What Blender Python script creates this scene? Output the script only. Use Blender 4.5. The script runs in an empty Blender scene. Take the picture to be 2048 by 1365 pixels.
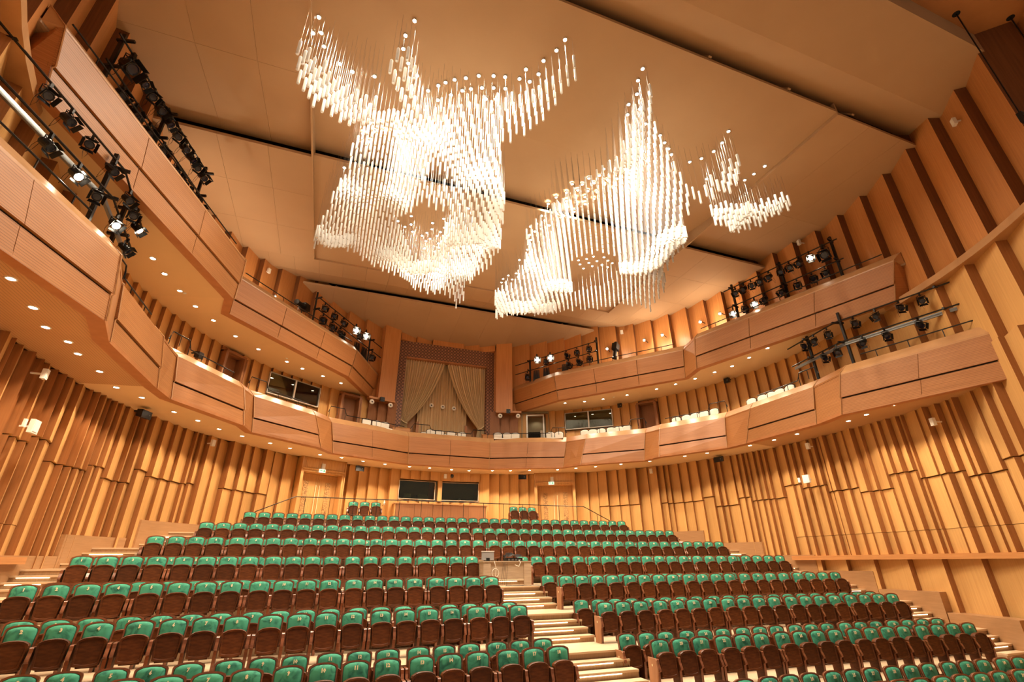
import bpy, math, random
from mathutils import Matrix, Vector
random.seed(7)
PI = math.pi
sc = bpy.context.scene
col = sc.collection

# ---------------------------------------------------------------- camera
cam_d = bpy.data.cameras.new('camera'); cam = bpy.data.objects.new('camera', cam_d); col.objects.link(cam)
cam_d.sensor_width = 36.0; cam_d.lens = 956.0 / 2048 * 36.0
cam_d.clip_start = 0.05; cam_d.clip_end = 200
YAW, PITCH, ROLL = math.radians(20.320), math.radians(24.8865), math.radians(0.343)
F0 = Vector((math.sin(YAW), math.cos(YAW), 0)); RT = Vector((math.cos(YAW), -math.sin(YAW), 0)); UP = Vector((0, 0, 1))
FW = F0 * math.cos(PITCH) + UP * math.sin(PITCH); UV = -F0 * math.sin(PITCH) + UP * math.cos(PITCH)
# image turned by ROLL
RX = RT * math.cos(ROLL) - UV * math.sin(ROLL); UX = RT * math.sin(ROLL) + UV * math.cos(ROLL)
M = Matrix((RX, UX, -FW)).transposed().to_4x4(); M.translation = Vector((-6.2385, 0, 3.0))
cam.matrix_world = M
sc.camera = cam

# ---------------------------------------------------------------- light and exposure
w = bpy.data.worlds.new('world'); sc.world = w; w.use_nodes = True
bg = w.node_tree.nodes['Background']; bg.inputs[0].default_value = (1.0, 0.78, 0.55, 1); bg.inputs[1].default_value = 0.25
sc.view_settings.view_transform = 'Standard'; sc.view_settings.look = 'None'
sc.view_settings.gamma = 1.0; sc.view_settings.use_curve_mapping = False
sc.view_settings.exposure = 0.06
cy = sc.cycles
cy.max_bounces = 6; cy.diffuse_bounces = 3; cy.glossy_bounces = 2; cy.transmission_bounces = 4; cy.transparent_max_bounces = 8
cy.sample_clamp_indirect = 4.0; cy.sample_clamp_direct = 0.0
cy.caustics_reflective = False; cy.caustics_refractive = False
cy.use_denoising = True
cy.use_adaptive_sampling = True; cy.adaptive_threshold = 0.05; cy.adaptive_min_samples = 24
try: cy.denoiser = 'OPENIMAGEDENOISE'
except Exception: pass
try: cy.use_light_tree = True
except Exception: pass
WARM = (1.0, 0.80, 0.56)
def area(name, loc, rot, sx, sy, power, color=WARM):
    d = bpy.data.lights.new(name, 'AREA'); d.shape = 'RECTANGLE'; d.size = sx; d.size_y = sy; d.energy = power; d.color = color
    o = bpy.data.objects.new(name, d); col.objects.link(o); o.location = loc; o.rotation_euler = rot; return o
_spots = {}
def spot(loc, power, angle=110, blend=0.6, color=WARM, target=None, radius=0.05, name='spot_light'):
    key = (power, angle, blend, color, radius)
    d = _spots.get(key)
    if d is None:
        d = bpy.data.lights.new(name, 'SPOT'); d.energy = power; d.spot_size = math.radians(angle); d.spot_blend = blend
        d.color = color; d.shadow_soft_size = radius; _spots[key] = d
    o = bpy.data.objects.new(name, d); col.objects.link(o); o.location = loc
    if target is not None:
        v = Vector(target) - Vector(loc); o.rotation_euler = v.to_track_quat('-Z', 'Y').to_euler()
    return o
P_DOWN1, P_DOWN2, P_CHAND = 205, 110, 250

# ---------------------------------------------------------------- helpers
def tag(o, label=None, cat=None, group=None, kind=None):
    if label: o['label'] = label
    if cat: o['category'] = cat
    if group: o['group'] = group
    if kind: o['kind'] = kind
    return o
def empty(name, loc=(0, 0, 0), rz=0.0, label=None, cat=None, group=None, kind=None, parent=None):
    o = bpy.data.objects.new(name, None); col.objects.link(o); o.location = loc; o.rotation_euler = (0, 0, rz)
    o.empty_display_size = 0.2
    if parent: o.parent = parent
    return tag(o, label, cat, group, kind)
def link(name, me, parent=None, loc=None, rz=None):
    o = bpy.data.objects.new(name, me); col.objects.link(o)
    if parent: o.parent = parent
    if loc is not None: o.location = loc
    if rz is not None: o.rotation_euler = (0, 0, rz)
    return o

class MB:
    """collects faces; build() makes one mesh object"""
    def __init__(s): s.v = []; s.f = []; s.m = []; s.cm = 0
    def add(s, vs, fs, m=None):
        n = len(s.v); s.v += [tuple(p) for p in vs]; s.f += [tuple(i + n for i in f) for f in fs]
        s.m += [s.cm if m is None else m] * len(fs); return s
    def quad(s, a, b, c, d): return s.add([a, b, c, d], [(0, 1, 2, 3)])
    def poly(s, pts): return s.add(pts, [tuple(range(len(pts)))])
    def box(s, x0, x1, y0, y1, z0, z1):
        vs = [(x, y, z) for z in (z0, z1) for y in (y0, y1) for x in (x0, x1)]
        return s.add(vs, [(0, 2, 3, 1), (4, 5, 7, 6), (0, 1, 5, 4), (2, 6, 7, 3), (0, 4, 6, 2), (1, 3, 7, 5)])
    def prism(s, pts, z0, z1):
        """plan polygon pts (ccw) extruded z0..z1; z may be lists"""
        n = len(pts); Z0 = z0 if isinstance(z0, (list, tuple)) else [z0] * n; Z1 = z1 if isinstance(z1, (list, tuple)) else [z1] * n
        vs = [(p[0], p[1], Z0[i]) for i, p in enumerate(pts)] + [(p[0], p[1], Z1[i]) for i, p in enumerate(pts)]
        fs = [tuple(range(n - 1, -1, -1)), tuple(range(n, 2 * n))] + [(i, (i + 1) % n, n + (i + 1) % n, n + i) for i in range(n)]
        return s.add(vs, fs)
    def bar(s, a, b, w=0.04, h=None):
        """square bar from a to b"""
        h = h or w; a = Vector(a); b = Vector(b); d = (b - a).normalized()
        u = Vector((0, 0, 1)) if abs(d.z) < 0.9 else Vector((0, 1, 0))
        r = d.cross(u).normalized(); u = r.cross(d).normalized()
        c = [(-w / 2, -h / 2), (w / 2, -h / 2), (w / 2, h / 2), (-w / 2, h / 2)]
        vs = [a + r * x + u * y for x, y in c] + [b + r * x + u * y for x, y in c]
        return s.add(vs, [(3, 2, 1, 0), (4, 5, 6, 7), (0, 1, 5, 4), (1, 2, 6, 5), (2, 3, 7, 6), (3, 0, 4, 7)])
    def tube(s, pts, r=0.02, n=6, cap=True):
        pts = [Vector(p) for p in pts]; N = len(pts); base = len(s.v); rs = r if isinstance(r, (list, tuple)) else [r] * N
        for i, p in enumerate(pts):
            d = (pts[min(i + 1, N - 1)] - pts[max(i - 1, 0)]).normalized()
            u = Vector((0, 0, 1)) if abs(d.z) < 0.9 else Vector((0, 1, 0))
            a = d.cross(u).normalized(); b = a.cross(d).normalized()
            for k in range(n):
                t = 2 * PI * k / n; s.v.append(tuple(p + a * math.cos(t) * rs[i] + b * math.sin(t) * rs[i]))
        fs = []
        for i in range(N - 1):
            for k in range(n):
                k2 = (k + 1) % n; fs.append((base + i * n + k, base + i * n + k2, base + (i + 1) * n + k2, base + (i + 1) * n + k))
        if cap: fs.append(tuple(base + k for k in range(n - 1, -1, -1))); fs.append(tuple(base + (N - 1) * n + k for k in range(n)))
        s.f += fs; s.m += [s.cm] * len(fs); return s
    def lathe(s, prof, n=12, loc=(0, 0, 0), axis='z'):
        base = len(s.v)
        for r, z in prof:
            for k in range(n):
                t = 2 * PI * k / n; p = (r * math.cos(t), r * math.sin(t), z)
                if axis == 'y': p = (p[0], p[2], p[1])
                s.v.append((p[0] + loc[0], p[1] + loc[1], p[2] + loc[2]))
        fs = []
        for i in range(len(prof) - 1):
            for k in range(n):
                k2 = (k + 1) % n; fs.append((base + i * n + k, base + i * n + k2, base + (i + 1) * n + k2, base + (i + 1) * n + k))
        s.f += fs; s.m += [s.cm] * len(fs); return s
    def outline(s, pts, y0, y1, bulge=0.0):
        """x-z outline extruded along y (y0 front, y1 back), optional bulged front"""
        n = len(pts); vs = [(x, y0, z) for x, z in pts] + [(x, y1, z) for x, z in pts]
        fs = [tuple(range(n, 2 * n))[::-1]] + [(i, (i + 1) % n, n + (i + 1) % n, n + i) for i in range(n)]
        if bulge:
            cx = sum(p[0] for p in pts) / n; cz = sum(p[1] for p in pts) / n
            k = len(vs); vs += [(cx + (x - cx) * .82, y0 - bulge * .75, cz + (z - cz) * .82) for x, z in pts]
            vs += [(cx + (x - cx) * .4, y0 - bulge, cz + (z - cz) * .4) for x, z in pts]
            fs += [(i, k + i, k + (i + 1) % n, (i + 1) % n) for i in range(n)]
            fs += [(k + i, k + n + i, k + n + (i + 1) % n, k + (i + 1) % n) for i in range(n)]
            fs += [tuple(range(k + n, k + 2 * n))]
        else: fs += [tuple(range(n))]
        return s.add(vs, fs)
    def mesh(s, name, mats, smooth=False):
        me = bpy.data.meshes.new(name); me.from_pydata(s.v, [], s.f)
        for m in (mats if isinstance(mats, (list, tuple)) else [mats]): me.materials.append(m)
        if any(s.m): me.polygons.foreach_set('material_index', s.m)
        if smooth: me.polygons.foreach_set('use_smooth', [True] * len(s.f))
        me.update(); return me
    def build(s, name, mats, parent=None, loc=None, rz=None, smooth=False):
        return link(name, s.mesh(name, mats, smooth), parent, loc, rz)
    def join(s, o, mat4):
        n = len(s.v); s.v += [tuple(mat4 @ Vector(p)) for p in o.v]; s.f += [tuple(i + n for i in f) for f in o.f]; s.m += o.m; return s
def fixn(o):
    """make normals face outward (closed meshes)"""
    import bmesh
    bm = bmesh.new(); bm.from_mesh(o.data); bmesh.ops.recalc_face_normals(bm, faces=bm.faces); bm.to_mesh(o.data); bm.free(); return o

# ---------------------------------------------------------------- materials
def mat(name): m = bpy.data.materials.new(name); m.use_nodes = True; return m, m.node_tree, m.node_tree.nodes, m.node_tree.links, m.node_tree.nodes['Principled BSDF']
def plain(name, c, rough=0.6, metal=0.0, emit=None, es=0.0):
    m, t, N, L, b = mat(name); b.inputs['Base Color'].default_value = (*c, 1); b.inputs['Roughness'].default_value = rough; b.inputs['Metallic'].default_value = metal
    if emit: b.inputs['Emission Color'].default_value = (*emit, 1); b.inputs['Emission Strength'].default_value = es
    return m
def wood(name, c1, c2, scale=(30, 30, 1.2), rough=0.45, stripes=None, vary=0.12, bump=0.15, coat=0.0):
    """grain stretched along one axis; stripes = (axis, per metre, darkness) fine grooves"""
    m, t, N, L, b = mat(name)
    tc = N.new('ShaderNodeTexCoord'); mp = N.new('ShaderNodeMapping'); L.new(tc.outputs['Object'], mp.inputs[0]); mp.inputs['Scale'].default_value = scale
    nz = N.new('ShaderNodeTexNoise'); L.new(mp.outputs[0], nz.inputs[0]); nz.inputs['Scale'].default_value = 1.0; nz.inputs['Detail'].default_value = 5
    cr = N.new('ShaderNodeValToRGB'); L.new(nz.outputs[0], cr.inputs[0]); cr.color_ramp.elements[0].position = .3; cr.color_ramp.elements[1].position = .72
    cr.color_ramp.elements[0].color = (*c1, 1); cr.color_ramp.elements[1].color = (*c2, 1)
    oi = N.new('ShaderNodeObjectInfo'); mr = N.new('ShaderNodeMapRange'); L.new(oi.outputs['Random'], mr.inputs[0]); mr.inputs[3].default_value = 1 - vary; mr.inputs[4].default_value = 1 + vary
    hs = N.new('ShaderNodeHueSaturation'); L.new(cr.outputs[0], hs.inputs['Color']); L.new(mr.outputs[0], hs.inputs['Value'])
    out = hs.outputs[0]; bmp = N.new('ShaderNodeBump'); bmp.inputs['Strength'].default_value = bump; bmp.inputs['Distance'].default_value = 0.01; hgt = nz.outputs[0]
    if stripes:
        ax, per, dark = stripes
        sp = N.new('ShaderNodeSeparateXYZ'); L.new(tc.outputs['Object'], sp.inputs[0])
        mu = N.new('ShaderNodeMath'); mu.operation = 'MULTIPLY'; L.new(sp.outputs[ax], mu.inputs[0]); mu.inputs[1].default_value = per
        fr = N.new('ShaderNodeMath'); fr.operation = 'FRACT'; L.new(mu.outputs[0], fr.inputs[0])
        gt = N.new('ShaderNodeMath'); gt.operation = 'GREATER_THAN'; L.new(fr.outputs[0], gt.inputs[0]); gt.inputs[1].default_value = 0.22
        mx = N.new('ShaderNodeMix'); mx.data_type = 'RGBA'; mx.blend_type = 'MULTIPLY'; L.new(out, mx.inputs[6])
        m2 = N.new('ShaderNodeMapRange'); L.new(gt.outputs[0], m2.inputs[0]); m2.inputs[3].default_value = 1 - dark; m2.inputs[4].default_value = 1.0
        mx.inputs[0].default_value = 1.0; L.new(m2.outputs[0], mx.inputs[7]); out = mx.outputs[2]
    L.new(out, b.inputs['Base Color']); b.inputs['Roughness'].default_value = rough
    L.new(hgt, bmp.inputs['Height']); L.new(bmp.outputs[0], b.inputs['Normal'])
    if coat: b.inputs['Coat Weight'].default_value = coat; b.inputs['Coat Roughness'].default_value = 0.15
    return m
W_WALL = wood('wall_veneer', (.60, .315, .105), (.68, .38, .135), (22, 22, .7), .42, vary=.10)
W_FASC = wood('fascia_veneer', (.36, .145, .046), (.46, .20, .070), (.6, .6, 34), .42, stripes=('Z', 20, .40), vary=.05)
W_FASC2 = wood('fascia_veneer_fine', (.355, .138, .042), (.455, .19, .064), (.6, .6, 34), .42, stripes=('Z', 24, .12), vary=.05)
W_LEDGE = wood('ledge_veneer', (.42, .21, .085), (.51, .27, .115), (2, 2, 2), .35, vary=.04)
W_LIP = wood('lip_veneer', (.38, .145, .05), (.46, .19, .07), (3, 3, 3), .45, vary=.04)
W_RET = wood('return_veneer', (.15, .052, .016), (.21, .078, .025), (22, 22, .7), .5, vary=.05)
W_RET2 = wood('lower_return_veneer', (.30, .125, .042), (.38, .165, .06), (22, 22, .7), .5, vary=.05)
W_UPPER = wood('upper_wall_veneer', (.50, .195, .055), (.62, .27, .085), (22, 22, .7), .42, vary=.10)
W_TRIM = wood('trim_veneer', (.46, .185, .06), (.58, .26, .09), (1, 1, 25), .4, vary=.03)
W_SEAT = wood('seat_walnut', (.062, .016, .0035), (.125, .036, .008), (8, 8, 26), .5, vary=.25, coat=.04, bump=.03)
W_SEAT.node_tree.nodes['Principled BSDF'].inputs['Specular IOR Level'].default_value = .25
W_SEAT2 = wood('seat_walnut_edge', (.16, .05, .022), (.26, .09, .04), (8, 8, 26), .32, vary=.2, coat=.35, bump=.05)
W_FLOOR = wood('floor_oak', (.55, .38, .23), (.70, .52, .34), (2, 30, 30), .4, vary=.05)
W_RISER = wood('riser_oak', (.36, .22, .12), (.46, .30, .17), (60, 2, 2), .5, vary=.05)
W_PLINTH = wood('plinth_veneer', (.34, .175, .075), (.40, .21, .095), (2, 2, 20), .45, vary=.04)
W_DESK = wood('desk_laminate', (.42, .30, .20), (.55, .41, .28), (2, 2, 20), .5, vary=.02)
W_END = wood('seat_end_panel', (.36, .17, .085), (.46, .23, .12), (8, 8, 1), .45, vary=.05)
W_DOOR = wood('door_oak', (.56, .28, .09), (.70, .40, .15), (25, 25, 1), .4, vary=.05)
BOOTH = wood('booth_panel', (.28, .115, .045), (.34, .15, .062), (30, 30, 1), .5, vary=.06)
CEIL = wood('ceiling_paint', (.46, .285, .152), (.50, .315, .17), (.5, .5, .5), .75, vary=.02, bump=.03)
CEILS = wood('soffit_paint', (.70, .48, .26), (.74, .51, .28), (.5, .5, .5), .7, vary=.02, bump=.03)
CEILP = wood('soffit_slatted', (.50, .27, .12), (.56, .31, .14), (.5, .5, .5), .7, stripes=('X', 14, .30), vary=.02, bump=.03)
DARK = plain('dark_gap', (.012, .010, .008), .9)
BLACK = plain('black_metal', (.012, .011, .011), .38, .3)
IRON = plain('black_iron', (.02, .017, .015), .35, .6)
STEEL = plain('grey_steel', (.25, .25, .24), .35, .8)
ALUT = plain('window_frame_tan', (.62, .50, .36), .4)
WHITE = plain('white_plastic', (.80, .76, .70), .4)
CREAM = plain('cream_cloth', (.86, .80, .70), .7)
ALU = plain('window_frame_alu', (.75, .72, .66), .35, .5)
BRASS = plain('brass_number', (1.0, .90, .60), .4, .0)
CURT = wood('curtain_cloth', (.78, .58, .34), (.85, .65, .40), (6, 6, 1), .8, vary=.02, bump=.05)
CURTB = wood('back_curtain_cloth', (.66, .46, .25), (.72, .51, .29), (6, 6, 1), .85, vary=.02, bump=.05)
DGREY = plain('dark_room', (.05, .045, .035), .8)
LAPTOP = plain('monitor_grey', (.30, .29, .29), .4)
SHEET = plain('pale_green_cloth', (.62, .68, .52), .8)
BLUEL = plain('blue_black_lens', (.006, .008, .035), .25)
LEDS = plain('step_light', (1, .9, .7), .5, 0, (1, .83, .52), 6.0)
LAMP = plain('lamp_glow', (1, .95, .85), .5, 0, (1, .88, .66), 40.0)
LAMP2 = plain('chandelier_spot_glow', (1, .95, .85), .5, 0, (1, .9, .72), 90.0)
EXITM = plain('exit_sign', (.9, .95, .9), .5, 0, (.80, 1, .84), .9)
EXITG = plain('exit_green', (.02, .42, .16), .5, 0, (.02, .55, .22), .6)
def m_velvet():
    m, t, N, L, b = mat('green_velvet')
    tc = N.new('ShaderNodeTexCoord'); oi = N.new('ShaderNodeObjectInfo')
    mv = N.new('ShaderNodeVectorMath'); mv.operation = 'ADD'; L.new(tc.outputs['Object'], mv.inputs[0])
    cb = N.new('ShaderNodeCombineXYZ'); mm = N.new('ShaderNodeMath'); mm.operation = 'MULTIPLY'; mm.inputs[1].default_value = 60; L.new(oi.outputs['Random'], mm.inputs[0])
    L.new(mm.outputs[0], cb.inputs[0]); L.new(mm.outputs[0], cb.inputs[2]); L.new(cb.outputs[0], mv.inputs[1])
    nz = N.new('ShaderNodeTexNoise'); L.new(mv.outputs[0], nz.inputs[0]); nz.inputs['Scale'].default_value = 5.5; nz.inputs['Detail'].default_value = 4; nz.inputs['Distortion'].default_value = 1.2
    cr = N.new('ShaderNodeValToRGB'); L.new(nz.outputs[0], cr.inputs[0]); e = cr.color_ramp.elements
    e[0].position = .33; e[0].color = (.012, .15, .10, 1); e[1].position = .50; e[1].color = (.055, .35, .215, 1)
    L.new(cr.outputs[0], b.inputs['Base Color']); b.inputs['Roughness'].default_value = .75
    b.inputs['Sheen Weight'].default_value = .55; b.inputs['Sheen Roughness'].default_value = .35; b.inputs['Sheen Tint'].default_value = (.35, .9, .65, 1)
    return m
VELVET = m_velvet()
def m_glass():
    m, t, N, L, b = mat('chandelier_glass')
    b.inputs['Base Color'].default_value = (.93, .91, .87, 1); b.inputs['Roughness'].default_value = .12; b.inputs['IOR'].default_value = 1.45
    b.inputs['Transmission Weight'].default_value = .18
    tr = N.new('ShaderNodeBsdfTranslucent'); tr.inputs[0].default_value = (.95, .93, .90, 1)
    mx = N.new('ShaderNodeMixShader'); mx.inputs[0].default_value = .5; L.new(b.outputs[0], mx.inputs[1]); L.new(tr.outputs[0], mx.inputs[2])
    L.new(mx.outputs[0], N['Material Output'].inputs[0]); return m
GLASS = m_glass()
def m_pane():
    m, t, N, L, b = mat('window_glass')
    b.inputs['Base Color'].default_value = (.55, .58, .48, 1); b.inputs['Roughness'].default_value = .04
    gl = N.new('ShaderNodeBsdfGlossy'); gl.inputs['Roughness'].default_value = .03; tr = N.new('ShaderNodeBsdfTransparent'); tr.inputs[0].default_value = (.72, .76, .66, 1)
    fr = N.new('ShaderNodeFresnel'); fr.inputs[0].default_value = 1.7
    mx = N.new('ShaderNodeMixShader'); L.new(fr.outputs[0], mx.inputs[0]); L.new(tr.outputs[0], mx.inputs[1]); L.new(gl.outputs[0], mx.inputs[2])
    L.new(mx.outputs[0], N['Material Output'].inputs[0]); return m
PANE = m_pane()
def m_lattice():
    m, t, N, L, b = mat('lattice_frame')
    tc = N.new('ShaderNodeTexCoord'); sp = N.new('ShaderNodeSeparateXYZ'); L.new(tc.outputs['Object'], sp.inputs[0])
    def tri(sx, sz, per, w):
        a = N.new('ShaderNodeMath'); a.operation = 'MULTIPLY'; L.new(sp.outputs['X'], a.inputs[0]); a.inputs[1].default_value = sx
        c = N.new('ShaderNodeMath'); c.operation = 'MULTIPLY'; L.new(sp.outputs['Z'], c.inputs[0]); c.inputs[1].default_value = sz
        s_ = N.new('ShaderNodeMath'); s_.operation = 'ADD'; L.new(a.outputs[0], s_.inputs[0]); L.new(c.outputs[0], s_.inputs[1])
        k = N.new('ShaderNodeMath'); k.operation = 'MULTIPLY'; L.new(s_.outputs[0], k.inputs[0]); k.inputs[1].default_value = per
        f = N.new('ShaderNodeMath'); f.operation = 'FRACT'; L.new(k.outputs[0], f.inputs[0])
        g = N.new('ShaderNodeMath'); g.operation = 'LESS_THAN'; L.new(f.outputs[0], g.inputs[0]); g.inputs[1].default_value = w; return g
    gs = [tri(1, 1, 4.6, .2), tri(1, -1, 4.6, .2), tri(1, 1, 2.3, .5), tri(1, -1, 2.3, .5)]
    mx = N.new('ShaderNodeMath'); mx.operation = 'MAXIMUM'; L.new(gs[0].outputs[0], mx.inputs[0]); L.new(gs[1].outputs[0], mx.inputs[1])
    df = N.new('ShaderNodeMath'); df.operation = 'COMPARE'; L.new(gs[2].outputs[0], df.inputs[0]); L.new(gs[3].outputs[0], df.inputs[1]); df.inputs[2].default_value = .5
    r1 = N.new('ShaderNodeMix'); r1.data_type = 'RGBA'; r1.inputs[6].default_value = (.36, .16, .085, 1); r1.inputs[7].default_value = (.25, .11, .06, 1); L.new(df.outputs[0], r1.inputs[0])
    r2 = N.new('ShaderNodeMix'); r2.data_type = 'RGBA'; L.new(r1.outputs[2], r2.inputs[6]); r2.inputs[7].default_value = (.045, .018, .012, 1); L.new(mx.outputs[0], r2.inputs[0])
    L.new(r2.outputs[2], b.inputs['Base Color']); b.inputs['Roughness'].default_value = .55; return m
LATTICE = m_lattice()
def m_carved():
    m, t, N, L, b = mat('carved_wood')
    tc = N.new('ShaderNodeTexCoord'); v = N.new('ShaderNodeTexVoronoi'); v.feature = 'DISTANCE_TO_EDGE'; L.new(tc.outputs['Object'], v.inputs[0]); v.inputs['Scale'].default_value = 9
    cr = N.new('ShaderNodeValToRGB'); L.new(v.outputs['Distance'], cr.inputs[0]); e = cr.color_ramp.elements; e[0].color = (.20, .09, .03, 1); e[1].position = .12; e[1].color = (.56, .32, .12, 1)
    L.new(cr.outputs[0], b.inputs['Base Color']); bp = N.new('ShaderNodeBump'); bp.inputs['Strength'].default_value = .6; bp.inputs['Distance'].default_value = .02; L.new(v.outputs['Distance'], bp.inputs['Height']); L.new(bp.outputs[0], b.inputs['Normal']); return m
CARVED = m_carved()
ORD = ['first', 'second', 'third', 'fourth', 'fifth', 'sixth', 'seventh', 'eighth', 'ninth', 'tenth', 'eleventh', 'twelfth', 'thirteenth', 'fourteenth', 'fifteenth', 'sixteenth', 'seventeenth', 'eighteenth', 'nineteenth', 'twentieth']
def ordn(i):
    if i < 20: return ORD[i]
    t = {2: 'twenty', 3: 'thirty', 4: 'forty', 5: 'fifty', 6: 'sixty'}[(i + 1) // 10]; u = (i + 1) % 10
    return (t[:-1] + 'ieth') if u == 0 else t + '-' + ORD[u - 1]

# hall plan: a circle about O, angles measured from the rear of the hall, plus to the right
OX, OY = 0.0, 15.3
def pol(deg, r): a = math.radians(deg); return (OX + r * math.sin(a), OY + r * math.cos(a))
def rsh(deg):
    """radius of the wall surface: a little deeper at the back"""
    return 14.0 + 0.3 * max(0.0, math.cos(math.radians(deg))) ** 2 + 0.04 * max(0, abs(deg) - 95)
FL = [-0.15, 0.47, 1.08, 1.685, 2.29, 2.91, 3.51, 4.14, 4.98]      # floor of each seating tier
YE = [7.25, 9.6, 11.93, 14.25, 16.57, 18.9, 21.2, 23.85, 25.95, 31]   # front edge of each tier
def floor_at(x, y):
    k = 0
    for i in range(9):
        if y >= YE[i]: k = i
    return FL[k]
# ---------------------------------------------------------------- floor tiers and stairs
def xw(y, r=13.75):
    d = r * r - (y - OY) ** 2
    return math.sqrt(d) if d > 0 else 0.5
floor = MB().box(-15, 15, -7, YE[0] + .02, -.6, -.45).build('floor', W_FLOOR); tag(floor, kind='structure')
def tier_poly(y0, y1, r=14.5):
    n = 6; R = [(xw(y0 + (y1 - y0) * k / n, r), y0 + (y1 - y0) * k / n) for k in range(n + 1)]
    return R + [(-x, y) for x, y in reversed(R)]
for i in range(9):
    y1 = min(YE[i + 1], 29.6)
    m = MB(); m.prism(tier_poly(YE[i] + .02, y1 + (.05 if i < 8 else 0)), -.6 if i == 0 else FL[i - 1] - .3, FL[i] - .04)
    o = m.build('tier_body', W_RISER, floor)
    m = MB(); m.prism(tier_poly(YE[i] - .03, y1 - .035), FL[i] - .04, FL[i]); m.build('tier_deck', W_FLOOR, floor)
stairs = {}
for nm in (0, 1, 2): stairs[nm] = empty('stairs', kind='structure')
XEND = [11.6, 12.0, 12.5, 12.6, 12.6, 11.75, 10.85, 10.0, 9.9]
def step(par, x0, x1a, x1b, y0, y1, z, lit):
    """tread of top z from y0 (nosing) to y1; outer edge follows the wall"""
    s = 1 if x1a > x0 else -1
    P = [(x0, y0), (x1a, y0), (x1b, y1), (x0, y1)];
    if s < 0: P = P[::-1]
    t = MB().prism(P, z - .045, z).build('step_tread', W_FLOOR, par)
    Q = [(x, y + .03) if y == y0 else (x, y) for x, y in P]
    b = MB().prism(Q, z - .30, z - .045).build('step_riser', W_RISER, par)
    if lit:
        a = min(x0, x1a) + .3 * abs(x1a - x0) * .5; c = a + abs(x1a - x0) * .62
        MB().box(a, c, y0 + .012, y0 + .028, z - .066, z - .048).build('step_light', LEDS, b)
for i in range(0, 7):
    ye = YE[i + 1]
    for j in (1, 2, 3):
        z = FL[i + 1] - .152 * j
        for s in (0, 1, -1):
            if s == 0:
                if i > 4: continue
                step(stairs[0], -.97, .97, .97, ye - .34 * j, ye - .34 * (j - 1) - .032, z, True)
            else:
                x0 = s * (XEND[i] + .06)
                y0 = ye - .95 - .33 * j; y1 = ye - .95 - .33 * (j - 1) - .032
                x1a, x1b = s * (xw(y0, 14.0)), s * (xw(y1, 14.0))
                if j == 1 and abs(x1b) > abs(x0) + .3:      # side landing in front of the tier
                    P = [(x0, y1 + .0), (s * xw(y1, 14.0), y1), (s * xw(ye - .05, 14.0), ye - .05), (x0, ye - .05)]
                    L_ = MB().prism(P[::s], FL[i + 1] - .05, FL[i + 1] - .002); fixn(L_.build('side_landing', W_FLOOR, stairs[1 if s > 0 else 2]))
                    P = [(x0, y1 + .03), (s * xw(y1, 14.0), y1 + .03), (s * xw(ye, 14.0), ye), (x0, ye)]
                    fixn(MB().prism(P[::s], FL[i], FL[i + 1] - .05).build('step_riser', W_RISER, stairs[1 if s > 0 else 2]))
                if abs(x1a) < abs(x0) + .2: continue
                step(stairs[1 if s > 0 else 2], x0, x1a, x1b, y0, y1, z, j != 3)

# ---------------------------------------------------------------- walls
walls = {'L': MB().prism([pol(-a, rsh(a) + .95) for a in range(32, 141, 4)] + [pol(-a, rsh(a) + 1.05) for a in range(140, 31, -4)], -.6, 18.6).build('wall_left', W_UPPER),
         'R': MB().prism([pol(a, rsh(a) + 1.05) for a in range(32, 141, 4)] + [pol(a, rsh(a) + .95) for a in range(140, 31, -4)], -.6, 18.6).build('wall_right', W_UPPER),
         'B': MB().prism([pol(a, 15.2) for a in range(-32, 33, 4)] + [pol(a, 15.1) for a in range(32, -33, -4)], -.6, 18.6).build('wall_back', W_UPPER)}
for o in walls.values(): tag(o, kind='structure'); fixn(o)
def wallof(a): return walls['B'] if abs(a) < 33 else walls['R' if a > 0 else 'L']
def strip(a0, a1, z0, z1, d, m, back=None, base=0.0, name='wall_panel', zt=None):
    """a0 < a1 on the right side; mirrored on the left. Deep edge at a0, proud edge at a1"""
    if back is None: back = rsh(a1) + .72
    for s in (1, -1):
        lo_ = .2 if z1 < 8.2 or (z0 < 6.5 and z1 > 8.5) else 0
        p = [pol(s * a0, rsh(a0) + lo_ - base), pol(s * a1, rsh(a1) + lo_ - base - d), pol(s * a1, back), pol(s * a0, back)]
        zz1 = z1
        if zt: zz1 = [zt(q[1]) for q in p]
        b = MB(); b.prism(p if s < 0 else p[::-1], z0, (zz1[::-1] if s > 0 else zz1) if zt else z1)
        if a1 > 33.8:                      # the step face towards the stage takes the darker second material
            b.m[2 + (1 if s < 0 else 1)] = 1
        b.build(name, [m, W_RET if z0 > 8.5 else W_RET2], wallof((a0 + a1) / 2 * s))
A_LOW = [12.2, 14.7, 17.1, 19.6, 22, 23.5, 33.7, 36.8, 39.2, 41.6, 44.2, 46.5, 49, 51.5, 53.9, 55.4, 56.6, 59, 61.2, 63.6, 66.1, 67.5, 68.7, 71.2, 72.7, 73.9, 75, 76.4, 77.6, 78.7, 80.8, 83, 84.4, 85.9, 87.9, 89.2, 90.2, 91.5, 93.3, 95.1, 96.8, 98.2, 100.2, 101.6, 103.1, 104.5, 105.3, 107.8, 109.4, 111, 112.5, 113.8, 116.4, 118.5, 120, 123, 126.2, 129.5, 133, 137]
JT = [(46.5, 6.0), (54, 9), (61.3, 5.95), (63.7, 6.1), (68.8, 5.6), (73.9, 5.9), (78.8, 5.7), (84.0, 6.2), (88.0, 6.0), (93.4, 5.7), (98.3, 5.5), (103.2, 6.0), (109.5, 5.7), (114, 5.5), (120.1, 5.8), (140, 6.1)]
rnd = random.Random(3)
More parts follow.
